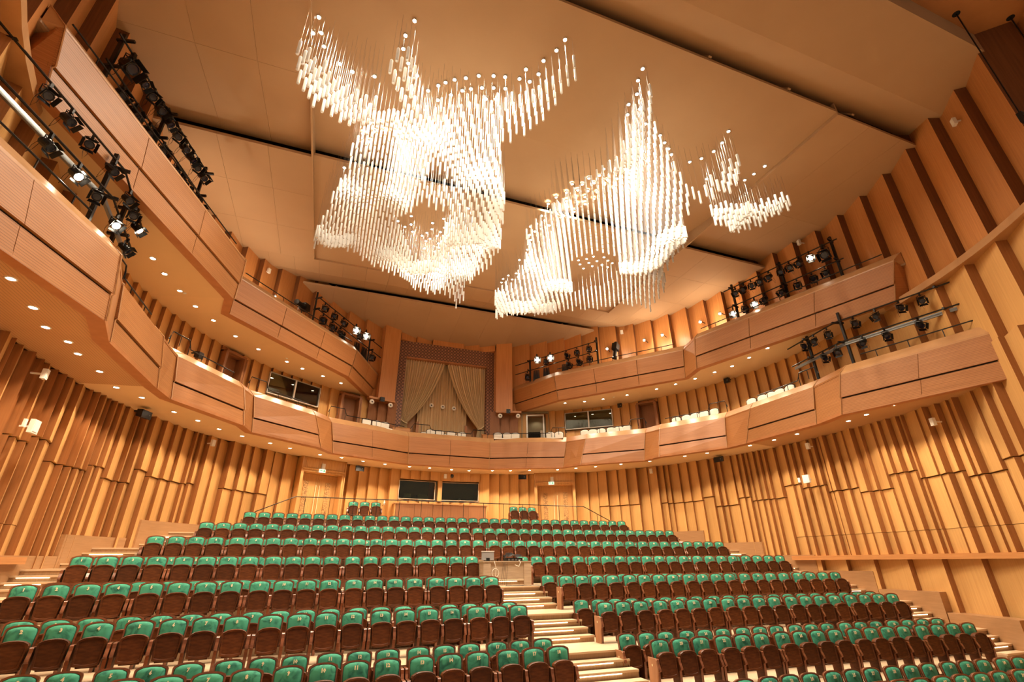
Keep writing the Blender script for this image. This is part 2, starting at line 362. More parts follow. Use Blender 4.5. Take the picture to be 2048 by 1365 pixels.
for a0, a1 in zip(A_LOW, A_LOW[1:]):
    if a0 == 23.5: continue
    wd = a1 - a0
    zb = 3.2 if a0 > 80 else (2.0 if a0 > 60 else 2.8)
    d = (.13 + .10 * wd / 2.4) * (1 + .25 * (rnd.random() - .5)); base = (rnd.choice([0, 0, .05, .1]) if a0 > 38 else 0) + .012 * max(0, a0 - 95)
    if a0 < 39: strip(a0, a1, 4.9 if a0 < 34 else 3.4, 8.04, d * .8, W_WALL); continue
    zj = next(z for a, z in JT if a0 < a)
    if zj > 8: zj = 6.0 if rnd.random() < .5 else 8.04
    if a0 > 79:
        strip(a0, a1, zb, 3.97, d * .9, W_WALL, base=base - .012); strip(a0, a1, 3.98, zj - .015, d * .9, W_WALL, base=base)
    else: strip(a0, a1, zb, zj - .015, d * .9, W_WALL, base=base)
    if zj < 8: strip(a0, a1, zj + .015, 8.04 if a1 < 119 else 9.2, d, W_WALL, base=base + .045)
for k in range(-4, 4):        # short boards above the control-room windows
    a0, a1 = 2.45 * k, 2.45 * (k + 1)
    sgn = 1 if k >= 0 else -1
    p = [pol(a0, 14.3 - (0 if sgn > 0 else .15)), pol(a1, 14.3 - (.15 if sgn > 0 else 0)), pol(a1, 14.9), pol(a0, 14.9)]
    MB().prism(p[::-1], 7.52, 8.04).build('wall_panel', W_WALL, walls['B'])
    MB().prism(p[::-1], 4.9, 6.34).build('wall_panel', W_WALL, walls['B'])
for s in (1, -1):
    p = [pol(s * 9.75, 14.3), pol(s * 12.2, 14.12), pol(s * 12.2, 14.9), pol(s * 9.75, 14.9)]
    MB().prism(p[::-s], 4.9, 8.04).build('wall_panel', W_WALL, walls['B'])
    p = [pol(s * -.001, 14.18), pol(s * .5, 14.18), pol(s * .5, 14.9), pol(0, 14.9)]
    MB().prism(p[::-s], 6.34, 7.52).build('wall_panel', W_WALL, walls['B'])
# trim and wide bays of the low wall near the stage
for s, nm in ((1, 'trim_1'), (-1, 'trim_2')):
    an = [80 + 3 * k for k in range(20)]
    P = [pol(s * a, rsh(a) - .22) for a in an] + [pol(s * a, rsh(a) + .5) for a in reversed(an)]
    o = MB().prism(P[::-s], 3.03, 3.20).build(nm, W_TRIM); tag(o, kind='structure'); fixn(o)
for a0, a1 in zip([79.5, 84.8, 89.3, 94.1, 99.1, 103.7, 108.6, 114, 119, 124, 129, 134], [84.8, 89.3, 94.1, 99.1, 103.7, 108.6, 114, 119, 124, 129, 134, 139]):
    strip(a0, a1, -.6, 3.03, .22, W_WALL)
# plinth blocks that step down with the tiers
for s in (1, -1):
    for i in range(0, 7):
        y0, y1 = YE[i + 1] - 2.1, YE[i + 1] + .18
        pts = [y0 + (y1 - y0) * k / 5 for k in range(6)]
        P = [(s * xw(y, 13.98), y) for y in pts] + [(s * xw(y, 14.6), y) for y in reversed(pts)]
        top = min(FL[i + 1] + .33, 3.02 if i < 3 else 9)
        o = MB().prism(P[::s], FL[i] - .1, top).build('plinth_block', W_PLINTH, walls['R' if s > 0 else 'L']); fixn(o)
# middle wall behind the lower balcony
k = 5; mids = []
while 2.453 * k < 92:
    a0, a1 = 2.453 * k, 2.453 * (k + 1); k += 1
    mids.append((a0, a1))
a = mids[-1][1]
while a < 136: mids.append((a, a + 4.9)); a += 4.9
for a0, a1 in mids:
    c = (a0 + a1) / 2; d = .16 if a1 - a0 < 3 else .3
    top = 12.06 if c < 115 else 11.9
    if 32 < c < 44.6:
        strip(a0, a1, 11.86, 12.06, d, W_WALL); strip(a0, a1, 9.3, 10.68, d * .3, W_WALL); continue
    if 22 < c < 26.6 or 51.2 < c < 56: strip(a0, a1, 11.86, 12.06, d * .5, W_TRIM); continue
    strip(a0, a1, 8.1, top, d, W_WALL if c > 19 else BOOTH)
# upper wall up to the ceiling
def zceil(y): return 16.9 if y > 28 else (17.35 if y > 25.7 else 17.75)
for k in range(0, 25):
    a0, a1 = 13.2 + 4.96 * k, 13.2 + 4.96 * (k + 1)
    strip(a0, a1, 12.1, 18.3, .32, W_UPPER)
for s in (1, -1):
    for j in range(3):
        a0, a1 = 4.4 * j, 4.4 * (j + 1)
        p = [pol(s * a0, 14.25 if j else 14.0), pol(s * a1, 14.0), pol(s * a1, 15), pol(s * a0, 15)]
        MB().prism(p[::-s], 16.32, 18.3).build('wall_panel', W_UPPER, walls['B'])
    # plain pilaster beside the curtain, with its small shelf
    p = [pol(s * 13.6, 13.85), pol(s * 18.1, 13.78), pol(s * 18.1, 15), pol(s * 13.6, 15)]
    MB().prism(p[::-s], 11.95, 18.3).build('pilaster', W_UPPER, walls['B'])
    p = [pol(s * 13.6, 13.7), pol(s * 20.5, 13.7), pol(s * 20.5, 15), pol(s * 13.6, 15)]
    MB().prism(p[::-s], 11.85, 11.97).build('wall_shelf', W_TRIM, walls['B'])
    # beam along the side wall past the upper balcony
    an = [110 + 3 * j for j in range(10)]
    P = [pol(s * a, rsh(a) - .45) for a in an] + [pol(s * a, rsh(a) + .4) for a in reversed(an)]
    o = MB().prism(P[::-s], 11.88, 12.12).build('trim_3' if s > 0 else 'trim_4', W_LEDGE); tag(o, kind='structure'); fixn(o)

# ---------------------------------------------------------------- ceiling
ceiling = MB().box(-16, 16, -8, 31, 18.5, 18.7).build('ceiling', DARK); tag(ceiling, kind='structure')
def cpanel(x0, x1, prof, m=None, th=.12, dz=0.0):
    b = MB(); n = len(prof)
    for (ya, za), (yb, zb_) in zip(prof, prof[1:]):
        za += dz; zb_ += dz
        b.add([(x0, ya, za), (x1, ya, za), (x1, yb, zb_), (x0, yb, zb_), (x0, ya, za + th), (x1, ya, za + th), (x1, yb, zb_ + th), (x0, yb, zb_ + th)],
              [(3, 2, 1, 0), (4, 5, 6, 7), (0, 1, 5, 4), (2, 3, 7, 6), (1, 2, 6, 5), (3, 0, 4, 7)])
    return b.build('ceiling_panel', m or CEIL, ceiling)
cpanel(-14.6, 14.6, [(3.97, 17.0), (5.9, 17.12), (7.45, 17.95)])
MB().box(-14.6, 14.6, 3.9, 3.97, 17.0, 17.9).build('ceiling_panel', CEIL, ceiling)
MB().box(-14.6, 14.6, -6, 3.95, 17.8, 17.9).build('ceiling_panel', W_TRIM, ceiling)
cpanel(-8.65, 8.65, [(7.15, 17.3), (11.9, 17.3), (15.75, 17.85)])
cpanel(-8.65, 8.65, [(15.45, 17.3), (22.75, 17.3)])
G = .004
for s in (1, -1):
    xs = [8.68, 10.2, 11.9, 14.6]
    for x0, x1 in zip(xs, xs[1:]):
        a, b_ = (x0 + G, x1 - G) if s > 0 else (-x1 + G, -x0 - G)
        cpanel(a, b_, [(7.15, 17.3), (11.9, 17.3)], dz=-.12); cpanel(a, b_, [(11.9 + 2 * G, 17.3), (15.75, 17.85)], dz=-.12)
        for y0, y1 in ((15.45, 17.8), (17.8, 20.3), (20.3, 22.75)): cpanel(a, b_, [(y0 + G, 17.3), (y1 - G, 17.3)], dz=-.12)
    MB().box(*( (8.62, 8.68) if s > 0 else (-8.68, -8.62)), 7.15, 22.75, 17.16, 17.75).build('ceiling_panel', CEIL, ceiling)
x = -13.2
while x < 13.2:
    cpanel(x + G, x + 1.2 - G, [(22.72, 17.2), (24.2 - G, 17.3)]); cpanel(x + G, x + 1.2 - G, [(24.2 + G, 17.3), (25.95, 17.8)])
    x += 1.2
x = -11.4
while x < 11.3:
    cpanel(x + G, x + 1.9 - G, [(25.68, 17.38), (26.4, 17.28)]); cpanel(x + G, x + 1.9 - G, [(26.4 + G, 17.28), (30.2, 16.5)])
    x += 1.9
for X in (-3.2, 3.1, 6.4, 9.4): MB().bar((X, 7.1, 17.42), (X, 7.5, 17.95), .12, .06).build('hanger', CEIL, ceiling)

# ---------------------------------------------------------------- balconies
def balcony(z0, segs, endwall, wing=0):
    """segs: right half [(B0, B1, L0, L1)] plan points bottom/ledge, from the centre outwards"""
    root = empty('balcony', kind='structure')
    full = [tuple((-p[0], p[1]) for p in (sg[1], sg[0], sg[3], sg[2])) for sg in reversed(segs)] + list(segs)
    if wing: full = list(segs) if wing > 0 else full[:len(segs)]
    elif abs(segs[0][0][0]) < .01:   # a centre segment straddles the axis
        c = full[len(segs) - 1]; full[len(segs) - 1:len(segs) + 1] = [(c[0], segs[0][1], c[2], segs[0][3])]
    def lv(B, L, t, out=0.0):
        p = [B[0] + (L[0] - B[0]) * t, B[1] + (L[1] - B[1]) * t]
        v = Vector((OX - p[0], OY - p[1])).normalized() * out
        return (p[0] + v.x, p[1] + v.y, z0 + 1.53 * t)
    def slab(pts, th, name, m, par=root):
        """pts: four points, thickness towards the wall"""
        c = Vector((sum(p[0] for p in pts) / 4, sum(p[1] for p in pts) / 4)); v = (c - Vector((OX, OY))).normalized() * th
        b = MB(); b.add([tuple(p) for p in pts] + [(p[0] + v.x, p[1] + v.y, p[2]) for p in pts], [(0, 1, 2, 3), (7, 6, 5, 4), (0, 4, 5, 1), (1, 5, 6, 2), (2, 6, 7, 3), (3, 7, 4, 0)])
        return fixn(b.build(name, m, par))
    def top_of(L):
        v = (Vector(L) - Vector((OX, OY))).normalized() * .30
        return (L[0] + v.x, L[1] + v.y, z0 + 1.86)
    TG = .375; bots = []; tops = []
    def mix(a, b, t): return tuple(a[k] + (b[k] - a[k]) * t for k in range(len(a)))
    def face(B0, B1, L0, L1, m, nsp, ret=False):
        for k in range(nsp):
            t0, t1 = k / nsp + (.0015 if k else 0), (k + 1) / nsp - (.0015 if k < nsp - 1 else 0)
            b0, b1, l0, l1 = mix(B0, B1, t0), mix(B0, B1, t1), mix(L0, L1, t0), mix(L0, L1, t1)
            if ret: slab([lv(b0, l0, 0), lv(b1, l1, 0), lv(b1, l1, 1), lv(b0, l0, 1)], .06, 'return_panel', m)
            else:
                slab([lv(b0, l0, 0), lv(b1, l1, 0), lv(b1, l1, TG), lv(b0, l0, TG)], .08, 'fascia_panel', m)
                slab([lv(b0, l0, TG + .035, .05), lv(b1, l1, TG + .035, .05), lv(b1, l1, 1, .02), lv(b0, l0, 1, .02)], .12, 'fascia_panel', m)
        if not ret: slab([lv(B0, L0, TG - .01, -.05), lv(B1, L1, TG - .01, -.05), lv(B1, L1, TG + .05, -.05), lv(B0, L0, TG + .05, -.05)], .04, 'shadow_gap', DARK)
        T0, T1 = top_of(L0), top_of(L1)
        b = MB(); q0, q1 = lv(B0, L0, 1, .02), lv(B1, L1, 1, .02)
        b.add([q0, q1, T1, T0, (q0[0], q0[1], q0[2] - .06), (q1[0], q1[1], q1[2] - .06), (T1[0], T1[1], T1[2] - .5), (T0[0], T0[1], T0[2] - .5)],
              [(0, 1, 2, 3), (7, 6, 5, 4), (0, 4, 5, 1), (1, 5, 6, 2), (2, 6, 7, 3), (3, 7, 4, 0)])
        fixn(b.build('balcony_ledge', W_LEDGE if not ret else m, root))
        bots.append(B0); bots.append(B1); tops.append(T0); tops.append(T1)
    for i, (B0, B1, L0, L1) in enumerate(full):
        ln = (Vector(B1) - Vector(B0)).length; cx = abs((B0[0] + B1[0]) / 2); y_ = (B0[1] + B1[1]) / 2
        m = W_FASC if y_ < 16.5 else W_FASC2
        face(B0, B1, L0, L1, m, max(1, round(ln / 2.6)))
        for B, L in ((B0, L0), (B1, L1)):
            MB().tube([lv(B, L, 0, .03), lv(B, L, TG, .03), lv(B, L, TG + .035, .075), lv(B, L, 1, .045), tuple(top_of(L))], .018, 4).build('edge_trim', W_LEDGE, root)
        if i + 1 < len(full):
            N0 = full[i + 1]
            if (Vector(N0[0]) - Vector(B1)).length > .05: face(B1, N0[0], L1, N0[2], m, 1, True)
    # soffit and deck reach from the front to the wall
    def wp(p, r=14.2):
        a = math.degrees(math.atan2(p[0] - OX, p[1] - OY)); return pol(a, rsh(a) + .05)
    P = [bots[0]] + [b for a_, b in zip(bots, bots[1:]) if (Vector(a_) - Vector(b)).length > .02]
    T = [tops[0]] + [b for a_, b in zip(tops, tops[1:]) if (Vector(a_) - Vector(b)).length > .02]
    def inw(p, d):
        v = (Vector((p[0], p[1])) - Vector((OX, OY))).normalized() * d; return (p[0] + v.x, p[1] + v.y)
    ends = endwall
    for a_, b_ in zip(P, P[1:]):
        lip = MB(); ia, ib = inw(a_, .34), inw(b_, .34)
        lip.prism([a_, b_, ib, ia], z0 - .005, z0 + .10); fixn(lip.build('soffit_lip', W_LIP, root))
        near = min(a_[1], b_[1]) < 16 and z0 < 10
        # split long spans so that the soffit follows the curved wall
        n = max(1, int((Vector(a_) - Vector(b_)).length / 1.3))
        for k in range(n):
            c0 = mix(ia, ib, k / n); c1 = mix(ia, ib, (k + 1) / n)
            w0, w1 = wp(c0), wp(c1)
            so = MB(); so.prism([c0, c1, w1, w0], z0 + .035, z0 + .09); fixn(so.build('soffit_panel', CEILP if near else CEILS, root))
    dk = MB()
    for a_, b_ in zip(T, T[1:]):
        a2, b2 = a_[:2], b_[:2]; n = max(1, int((Vector(a2) - Vector(b2)).length / 1.3))
        for k in range(n):
            c0 = mix(a2, b2, k / n); c1 = mix(a2, b2, (k + 1) / n)
            dk.prism([c0, c1, wp(c1), wp(c0)], z0 + 1.30, z0 + 1.40)
    fixn(dk.build('balcony_floor', W_RISER, root))
    # end walls
    for s, e in ((-1, full[0]), (1, full[-1])):
        B, L = (e[0], e[2]) if s < 0 else (e[1], e[3])
        w_ = wp(B); b = MB()
        pts = [lv(B, L, 0), lv(B, L, 1), top_of(L), (w_[0], w_[1], z0 + 1.86), (w_[0], w_[1], z0)]
        v = Vector((0, .06 if abs(B[0]) > 8 else -.06))
        q = [(p[0], p[1] + v.y, p[2]) for p in pts]
        b.add(pts + q, [(0, 1, 2, 3, 4), (9, 8, 7, 6, 5)] + [(k, 5 + k, 5 + (k + 1) % 5, (k + 1) % 5) for k in range(5)])
        fixn(b.build('balcony_end', W_FASC2, root))
    return root, full
SEG1 = [((0, 27.28), (2.35, 27.28), (0, 27.25), (2.42, 27.25)),
        ((2.37, 27.28), (6.33, 25.55), (2.42, 27.25), (6.62, 25.5)),
        ((6.90, 24.47), (9.62, 22.22), (7.38, 24.45), (9.85, 22.15)),
        ((9.80, 21.12), (11.62, 18.2), (10.12, 21.17), (11.82, 18.17)),
        ((11.74, 17.1), (11.86, 13.5), (11.85, 16.55), (11.96, 13.25)),
        ((11.52, 12.15), (12.75, 7.3), (11.57, 11.76), (12.8, 6.95))]
SEG2 = [((4.55, 29.03), (6.12, 25.3), (4.20, 29.25), (5.9, 25.28)),
        ((6.12, 25.3), (10.93, 19.5), (5.9, 25.28), (10.85, 19.2)),
        ((10.6, 18.18), (13.05, 9.85), (10.48, 17.78), (13.0, 9.35))]
bal1, full1 = balcony(8.0, SEG1, 7)
bal2r, full2r = balcony(12.0, SEG2, 9, 1)
bal2l, full2l = balcony(12.0, SEG2, 9, -1)
# ---------------------------------------------------------------- theatre seats
def arch(w0, w1, z0, z1, rise, n=6, low=0.0, cor=.05):
    """outline, wider or narrower at the top, arched top edge with round corners"""
    P = []
    if low:
        for k in range(n + 1):
            t = -1 + 2 * k / n; P.append((t * w0 / 2, z0 - low * (1 - t * t)))
    else: P = [(-w0 / 2, z0), (w0 / 2, z0)]
    P.append((w1 / 2, z1 - rise - cor))
    for k in range(n + 1):
        t = 1 - 2 * k / n; P.append((t * (w1 / 2 - cor * .35), z1 - rise * t * t - (cor * .35 if abs(t) == 1 else 0)))
    P.append((-w1 / 2, z1 - rise - cor)); return P
def tiltm(m, ang, zc, dy=0):
    s, c = math.sin(ang), math.cos(ang)
    m.v = [(x, y * c + (z - zc) * s + dy, zc + (z - zc) * c - y * s) for x, y, z in m.v]; return m
TILT = .16
def s_back():
    m = MB(); m.cm = 0; m.outline(arch(.46, .50, .34, .945, .028), .0, .035)
    O = arch(.46, .50, .34, .945, .028); I = arch(.42, .445, .36, .918, .026)
    n = len(O); m.cm = 1
    m.add([(x, -.022, z) for x, z in O] + [(x, -.022, z) for x, z in I] + [(x, .0, z) for x, z in O] + [(x, .005, z) for x, z in I],
          [(i, (i + 1) % n, n + (i + 1) % n, n + i) for i in range(n)] + [(2 * n + i, 2 * n + (i + 1) % n, (i + 1) % n, i) for i in range(n)])
    m.cm = 0; m.box(-.16, .16, -.05, .0, .20, .36)
    return tiltm(m, TILT, .5)
def s_cush():
    return tiltm(MB().outline(arch(.425, .448, .40, .920, .026), -.008, .01, .042), TILT, .5)
def s_pan():
    m = MB(); O = arch(.40, .455, .245, .70, .035, low=.03); n = len(O)
    m.outline(O, -.235, -.150)
    c = .47; I = [(x * .84, c + (z - c) * .84) for x, z in O]; I2 = [(x * .81, c + (z - c) * .81) for x, z in O]
    m.cm = 0
    m.add([(x, -.235, z) for x, z in O] + [(x, -.255, .47 + (z - .47) * .95) for x, z in [(x * .96, z) for x, z in O]] + [(x, -.250, z) for x, z in I] + [(x, -.238, z) for x, z in I2],
          [(i, (i + 1) % n, n + (i + 1) % n, n + i) for i in range(n)] + [(n + i, n + (i + 1) % n, 2 * n + (i + 1) % n, 2 * n + i) for i in range(n)])
    m.cm = 0
    m.add([(x, -.250, z) for x, z in I] + [(x, -.238, z) for x, z in I2], [(i, (i + 1) % n, n + (i + 1) % n, n + i) for i in range(n)])
    m.add([(x, -.238, z) for x, z in I2], [tuple(range(n))])
    return tiltm(m, .10, .25)
def s_arm(x):
    m = MB(); P = [(-.02, .60), (-.22, .605), (-.235, .59), (-.245, .52), (-.285, .43), (-.295, .395), (-.275, .375), (-.235, .36), (-.215, 0), (.03, 0), (.06, .50)]
    n = len(P); w = .030
    m.add([(x - w, y, z) for y, z in P] + [(x + w, y, z) for y, z in P], [tuple(range(n)), tuple(range(2 * n - 1, n - 1, -1))])
    m.cm = 1
    b = len(m.v); m.v += [(x - w, y, z) for y, z in P] + [(x + w, y, z) for y, z in P]
    fs = [(b + i, b + n + i, b + n + (i + 1) % n, b + (i + 1) % n) for i in range(n)]; m.f += fs; m.m += [1] * len(fs); return m
SM = [W_SEAT, W_SEAT2]
B_back, B_cush, B_pan, B_armL, B_armR = s_back(), s_cush(), s_pan(), s_arm(-.275), s_arm(.275)
M_back, M_cush, M_pan, M_armL, M_armR = B_back.mesh('backrest', SM), B_cush.mesh('cushion', VELVET), B_pan.mesh('seat_pan', SM), B_armL.mesh('armrest', SM), B_armR.mesh('armrest', SM)
for _m in (M_back, M_pan, M_armL, M_armR, M_cush):
    import bmesh
    bm = bmesh.new(); bm.from_mesh(_m); bmesh.ops.remove_doubles(bm, verts=bm.verts, dist=1e-5); bmesh.ops.recalc_face_normals(bm, faces=bm.faces); bm.to_mesh(_m); bm.free()
M_cush.polygons.foreach_set('use_smooth', [True] * len(M_cush.polygons))
# digits drawn as blocks of a 3 x 5 serif face would read poorly: take Blender's built-in font once per number
def text_mesh(s, size, ext=.002, off=.0):
    c = bpy.data.curves.new('number', 'FONT'); c.body = s; c.size = size; c.align_x = 'CENTER'; c.align_y = 'CENTER'; c.extrude = ext; c.offset = off; c.resolution_u = 1
    o = bpy.data.objects.new('number', c); col.objects.link(o); dg = bpy.context.evaluated_depsgraph_get(); dg.update()
    me = bpy.data.meshes.new_from_object(o.evaluated_get(dg)); bpy.data.objects.remove(o); return me
NUMS = {}
m = MB(); P_ = [(.06, 0), (-.22, 0), (-.245, .30), (-.28, .42), (-.25, .585), (-.22, .615), (.06, .615)]; n_ = len(P_)
m.add([(-.335, y, z) for y, z in P_] + [(-.306, y, z) for y, z in P_], [tuple(range(n_)), tuple(range(2 * n_ - 1, n_ - 1, -1))] + [(i, n_ + i, n_ + (i + 1) % n_, (i + 1) % n_) for i in range(n_)])
M_end = m.mesh('end_panel', W_END); M_plq = MB().box(-.338, -.335, -.11, -.08, .46, .50).mesh('row_plaque', BRASS)
def num_mesh(n):
    if n not in NUMS:
        me = text_mesh(str(n), .082, .002, .005); me.materials.clear(); me.materials.append(BRASS)
        R = Matrix.Translation((0, -.060 + (.830 - .5) * TILT, .830)) @ Matrix.Rotation(PI / 2 - TILT, 4, 'X'); me.transform(R); NUMS[n] = me
    return NUMS[n]
# row: name, tier, depth y, radius, first half gap, modules from the centre outwards, mark height unused
ROWS = [('T0f', 0, 8.42, 95, .85, [3, 3, 3, 4, 4]), ('T0b', 0, 9.55, 96, .98, [3, 3, 3, 3, 3, 3]),
        ('T1f', 1, 10.74, 97.1, .984, [3, 3, 4, 4, 4]), ('T1b', 1, 11.87, 98.2, .843, [3, 3, 3, 3, 3, 4]),
        ('T2f', 2, 13.06, 99.4, .98, [3, 4, 4, 4, 4]), ('T2b', 2, 14.18, 100.6, .841, [4] * 5),
        ('T3f', 3, 15.38, 101.8, .975, [4] * 5), ('T3b', 3, 16.5, 102.9, .84, [4] * 5),
        ('T4f', 4, 17.69, 104.1, .949, [4] * 5), ('T4b', 4, 18.82, 105.2, .84, [4] * 5),
        ('T5f', 5, 19.99, 106.4, .044, [4] * 5), ('T5b', 5, 21.1, 107.5, .3, [4] * 5),
        ('T6f', 6, 22.31, 108.7, .034, [19]), ('T6b', 6, 23.42, 109.8, .3, [18]), ('T7f', 7, 24.96, 111.3, .001, [17])]
TN = ['lowest', 'second', 'third', 'fourth', 'fifth', 'sixth', 'seventh', 'top']
PW = {'T7f': .565, 'T6f': .558, 'T5f': .557, 'T4f': .558, 'T1f': .559, 'T1b': .559, 'T3f': .559, 'T2b': .564}
seats = []
for nm, tier, Y, R, h, mods in ROWS:
    tot = sum(mods); wd = PW.get(nm, .56)
    for s in (-1, 1):
        k = 0
        for b, mlen in enumerate(mods):
            for j in range(mlen):
                arc = s * (h + wd * (k + .5) + .08 * b); a = arc / R
                x = R * math.sin(a); y = Y - R + R * math.cos(a)
                number = tot - k if s < 0 else tot + 1 + k
                # arms: every seat its left arm; the last seat of a module (seen from the left) its right arm as well
                last = (j == mlen - 1) if s > 0 else (j == 0)
                seats.append((nm, tier, x, y, -a, number, last, tot * 2)); k += 1
from bpy_extras.object_utils import world_to_camera_view
def seen(x, y, z, mg=.04):
    v = (UX * 0); d = Vector((x, y, z)) - Vector((-6.2385, 0, 3.0)); zc = d.dot(FW)
    if zc < .3: return False
    u, v = d.dot(RX) / zc * 956 / 2048, d.dot(UX) / zc * 956 / 2048
    return abs(u) < .5 + mg and abs(v) < 1365 / 2048 / 2 + mg
vis = {}
cand = [q for q in seats if seen(q[2], q[3], FL[q[1]] + .95, .03)]
def score(q):
    return {'f': 1, 'b': {0: 1, 1: .8, 2: .45}.get(q[1], .12)}[q[0][2]] / ((q[2] + 6.24) ** 2 + q[3] ** 2)
cand.sort(key=score, reverse=True)
near = cand[:294]; far = cand[294:]
def seat(x, y, z, rz, n, last, label, group):
    t = empty('theatre_seat', (x, y, z), rz, label, 'seat', group)
    link('backrest', M_back, t); link('cushion', M_cush, t); link('seat_pan', M_pan, t); link('armrest', M_armL, t)
    if last: link('armrest', M_armR, t)
    link('seat_number', num_mesh(n), t)
    return t
for nm, tier, x, y, rz, n, last, tot in near:
    rw = 'front row' if nm[2] == 'f' else 'rear row'
    half = tot // 2; k = half - n if n <= half else n - half - 1; ref = 'aisle' if tier < 5 else 'centre'
    t = seat(x, y, FL[tier], rz, n, last, 'green velvet seat, %s %s of the %s, %s of the %s tier' % (ordn(k), 'left' if n <= half else 'right', ref, rw, TN[tier]), 'theatre seats of the %s tier' % TN[tier])
    if n == half + 1 and tier < 5: link('end_panel', M_end, t); link('row_plaque', M_plq, t)
land = []
for s in (-1, 1):
    for j in range(3):
        x = s * 4.4 + (j - 1) * .565; a = -math.atan2(x, 27.1 + 20)
        seat(x, 27.1, FL[8], -s * .05, 36 + j if s < 0 else 39 + j, j == 2,
             'green velvet folding seat %s of three on the top landing beside the %s door' % (['leftmost', 'middle', 'rightmost'][j], 'left' if s < 0 else 'right'), 'theatre seats on the top landing')
# every further seat, too many to name, in one mesh
allm = MB()
for nm, tier, x, y, rz, n, last, tot in far:
    T = Matrix.Translation((x, y, FL[tier])) @ Matrix.Rotation(rz, 4, 'Z')
    for Bm, off in ((B_back, 0), (B_cush, 2), (B_pan, 0), (B_armL, 0)) + (((B_armR, 0),) if last else ()):
        k0 = len(allm.m); allm.join(Bm, T)
        if off: allm.m[k0:] = [off] * (len(allm.m) - k0)
    me = num_mesh(n); b0 = len(allm.v); allm.v += [tuple(T @ v.co) for v in me.vertices]
    fs = [tuple(b0 + i for i in p.vertices) for p in me.polygons]; allm.f += fs; allm.m += [3] * len(fs)
o = allm.build('rear_theatre_seats', [W_SEAT, W_SEAT2, VELVET, BRASS]); tag(o, 'green velvet seats of the rearmost rows, seen between and above the nearer ones', 'seats', kind='stuff')
bm = bmesh.new(); bm.from_mesh(o.data); bmesh.ops.recalc_face_normals(bm, faces=bm.faces); bm.to_mesh(o.data); bm.free()

# ---------------------------------------------------------------- rail, booth, windows and doors of the top landing
rail = empty('railing', (0, 25.97, FL[8]), 0, 'thin black metal railing along the top landing behind the last seats', 'railing')
zt_ = .94
MB().tube([(-9.3, -.15, .2), (-7.7, 0, zt_), (7.75, 0, zt_), (9.3, -.15, .2)], .022, 6).build('handrail', BLACK, rail)
x = -7.25
while x < 7.6: MB().bar((x, 0, 0), (x, 0, zt_), .022).build('post', BLACK, rail); x += 1.118
for s in (1, -1): MB().bar((s * 8.55, -.07, -.45), (s * 8.55, -.07, .56), .022).build('post', BLACK, rail)
booth = empty('control_desk', (0, 28.6, FL[8]), 0, 'wide reddish wooden panelled counter in front of the control room windows', 'counter')
for k in range(5):
    MB().box(-2.62 + k * 1.05, -2.62 + (k + 1) * 1.05 - .012, 0, .04, .02, 1.06).build('front_panel', BOOTH, booth)
MB().box(-2.75, 2.75, -.04, .9, 1.06, 1.12).build('counter_top', W_LEDGE, booth)
for s in (1, -1): MB().box(*sorted((s * 2.64, s * 2.70)), 0, .9, 0, 1.06).build('side_panel', W_WALL, booth)
def framed_window(nm, a0, a1, z0, z1, r=14.22, mull=False, depth=.84, things=()):
    """window on the curved wall; the dim room behind is built too"""
    am = (a0 + a1) / 2; c = pol(am, r); hw = r * math.radians(a1 - a0) / 2
    t = empty(nm, (c[0], c[1], z0), -math.radians(am), kind='structure'); H = z1 - z0; f = .035
    m = MB(); m.box(-hw, hw, -.06, .10, -f, 0); m.box(-hw, hw, -.06, .10, H, H + f * .5); m.box(-hw - f, -hw, -.06, .10, -f, H + f * .5); m.box(hw, hw + f, -.06, .10, -f, H + f * .5)
    if mull: m.box(-.04, .04, -.03, .05, 0, H)
    m.build('window_frame', ALUT if not mull else ALU, t)
    MB().box(-hw, hw, .035, .045, 0, H).build('pane', PANE, t)
    m = MB(); m.box(-hw - .3, hw + .3, depth, depth + .05, -.6, H + .5); m.box(-hw - .35, -hw - .3, .1, depth, -.6, H + .5); m.box(hw + .3, hw + .35, .1, depth, -.6, H + .5)
    m.box(-hw - .3, hw + .3, .1, depth, -.65, -.6); m.box(-hw - .3, hw + .3, .1, depth, H + .5, H + .55); m.build('room_shell', DGREY2, t)
    return t
DGREY2 = plain('dim_room_paint', (.30, .27, .18), .8)
w1 = framed_window('window_1', -9.85, -1.25, 6.42, 7.42, things=1); w2 = framed_window('window_2', .55, 9.5, 6.42, 7.42)
w3 = framed_window('window_3', -44.4, -32.2, 10.75, 11.80, r=14.0, mull=True, depth=.92); w4 = framed_window('window_4', 32.2, 44.4, 10.75, 11.80, r=14.0, mull=True, depth=.92)
def inwin(a, r, z): p = pol(a, r); return (p[0], p[1], z)
p = inwin(-7.2, 14.75, 6.42); o = MB().box(-.22, .22, -.02, .02, 0, .34).box(-.05, .05, 0, .03, -.12, 0).build('monitor', SHEET, loc=p, rz=math.radians(7)); tag(o, 'small flat monitor standing behind the left control room window', 'monitor')
m = MB().prism([(-.33, -.15), (.33, -.15), (.36, .2), (-.36, .2)], 0, [.30, .26, .30, .36]); m.prism([(-.2, -.1), (.25, -.1), (.25, .15), (-.2, .15)], .28, [.36, .33, .37, .40])
o = m.build('covered_mixer', SHEET, loc=inwin(-3.5, 14.85, 6.42), rz=math.radians(4)); fixn(o); tag(o, 'pale cloth draped over equipment behind the left control room window', 'cloth')
o = MB().lathe([(0, 0), (.08, .02), (.11, .08), (.07, .14), (0, .16)], 10).build('white_bundle', SHEET, loc=inwin(5.2, 14.7, 6.44), smooth=True); tag(o, 'small white bundle behind the right control room window', 'bundle')
spot(inwin(-5, 14.6, 7.85), 14, 160); spot(inwin(5, 14.6, 7.85), 12, 160); spot(inwin(-38, 14.4, 12.2), 10, 160); spot(inwin(38, 14.4, 12.2), 10, 160)
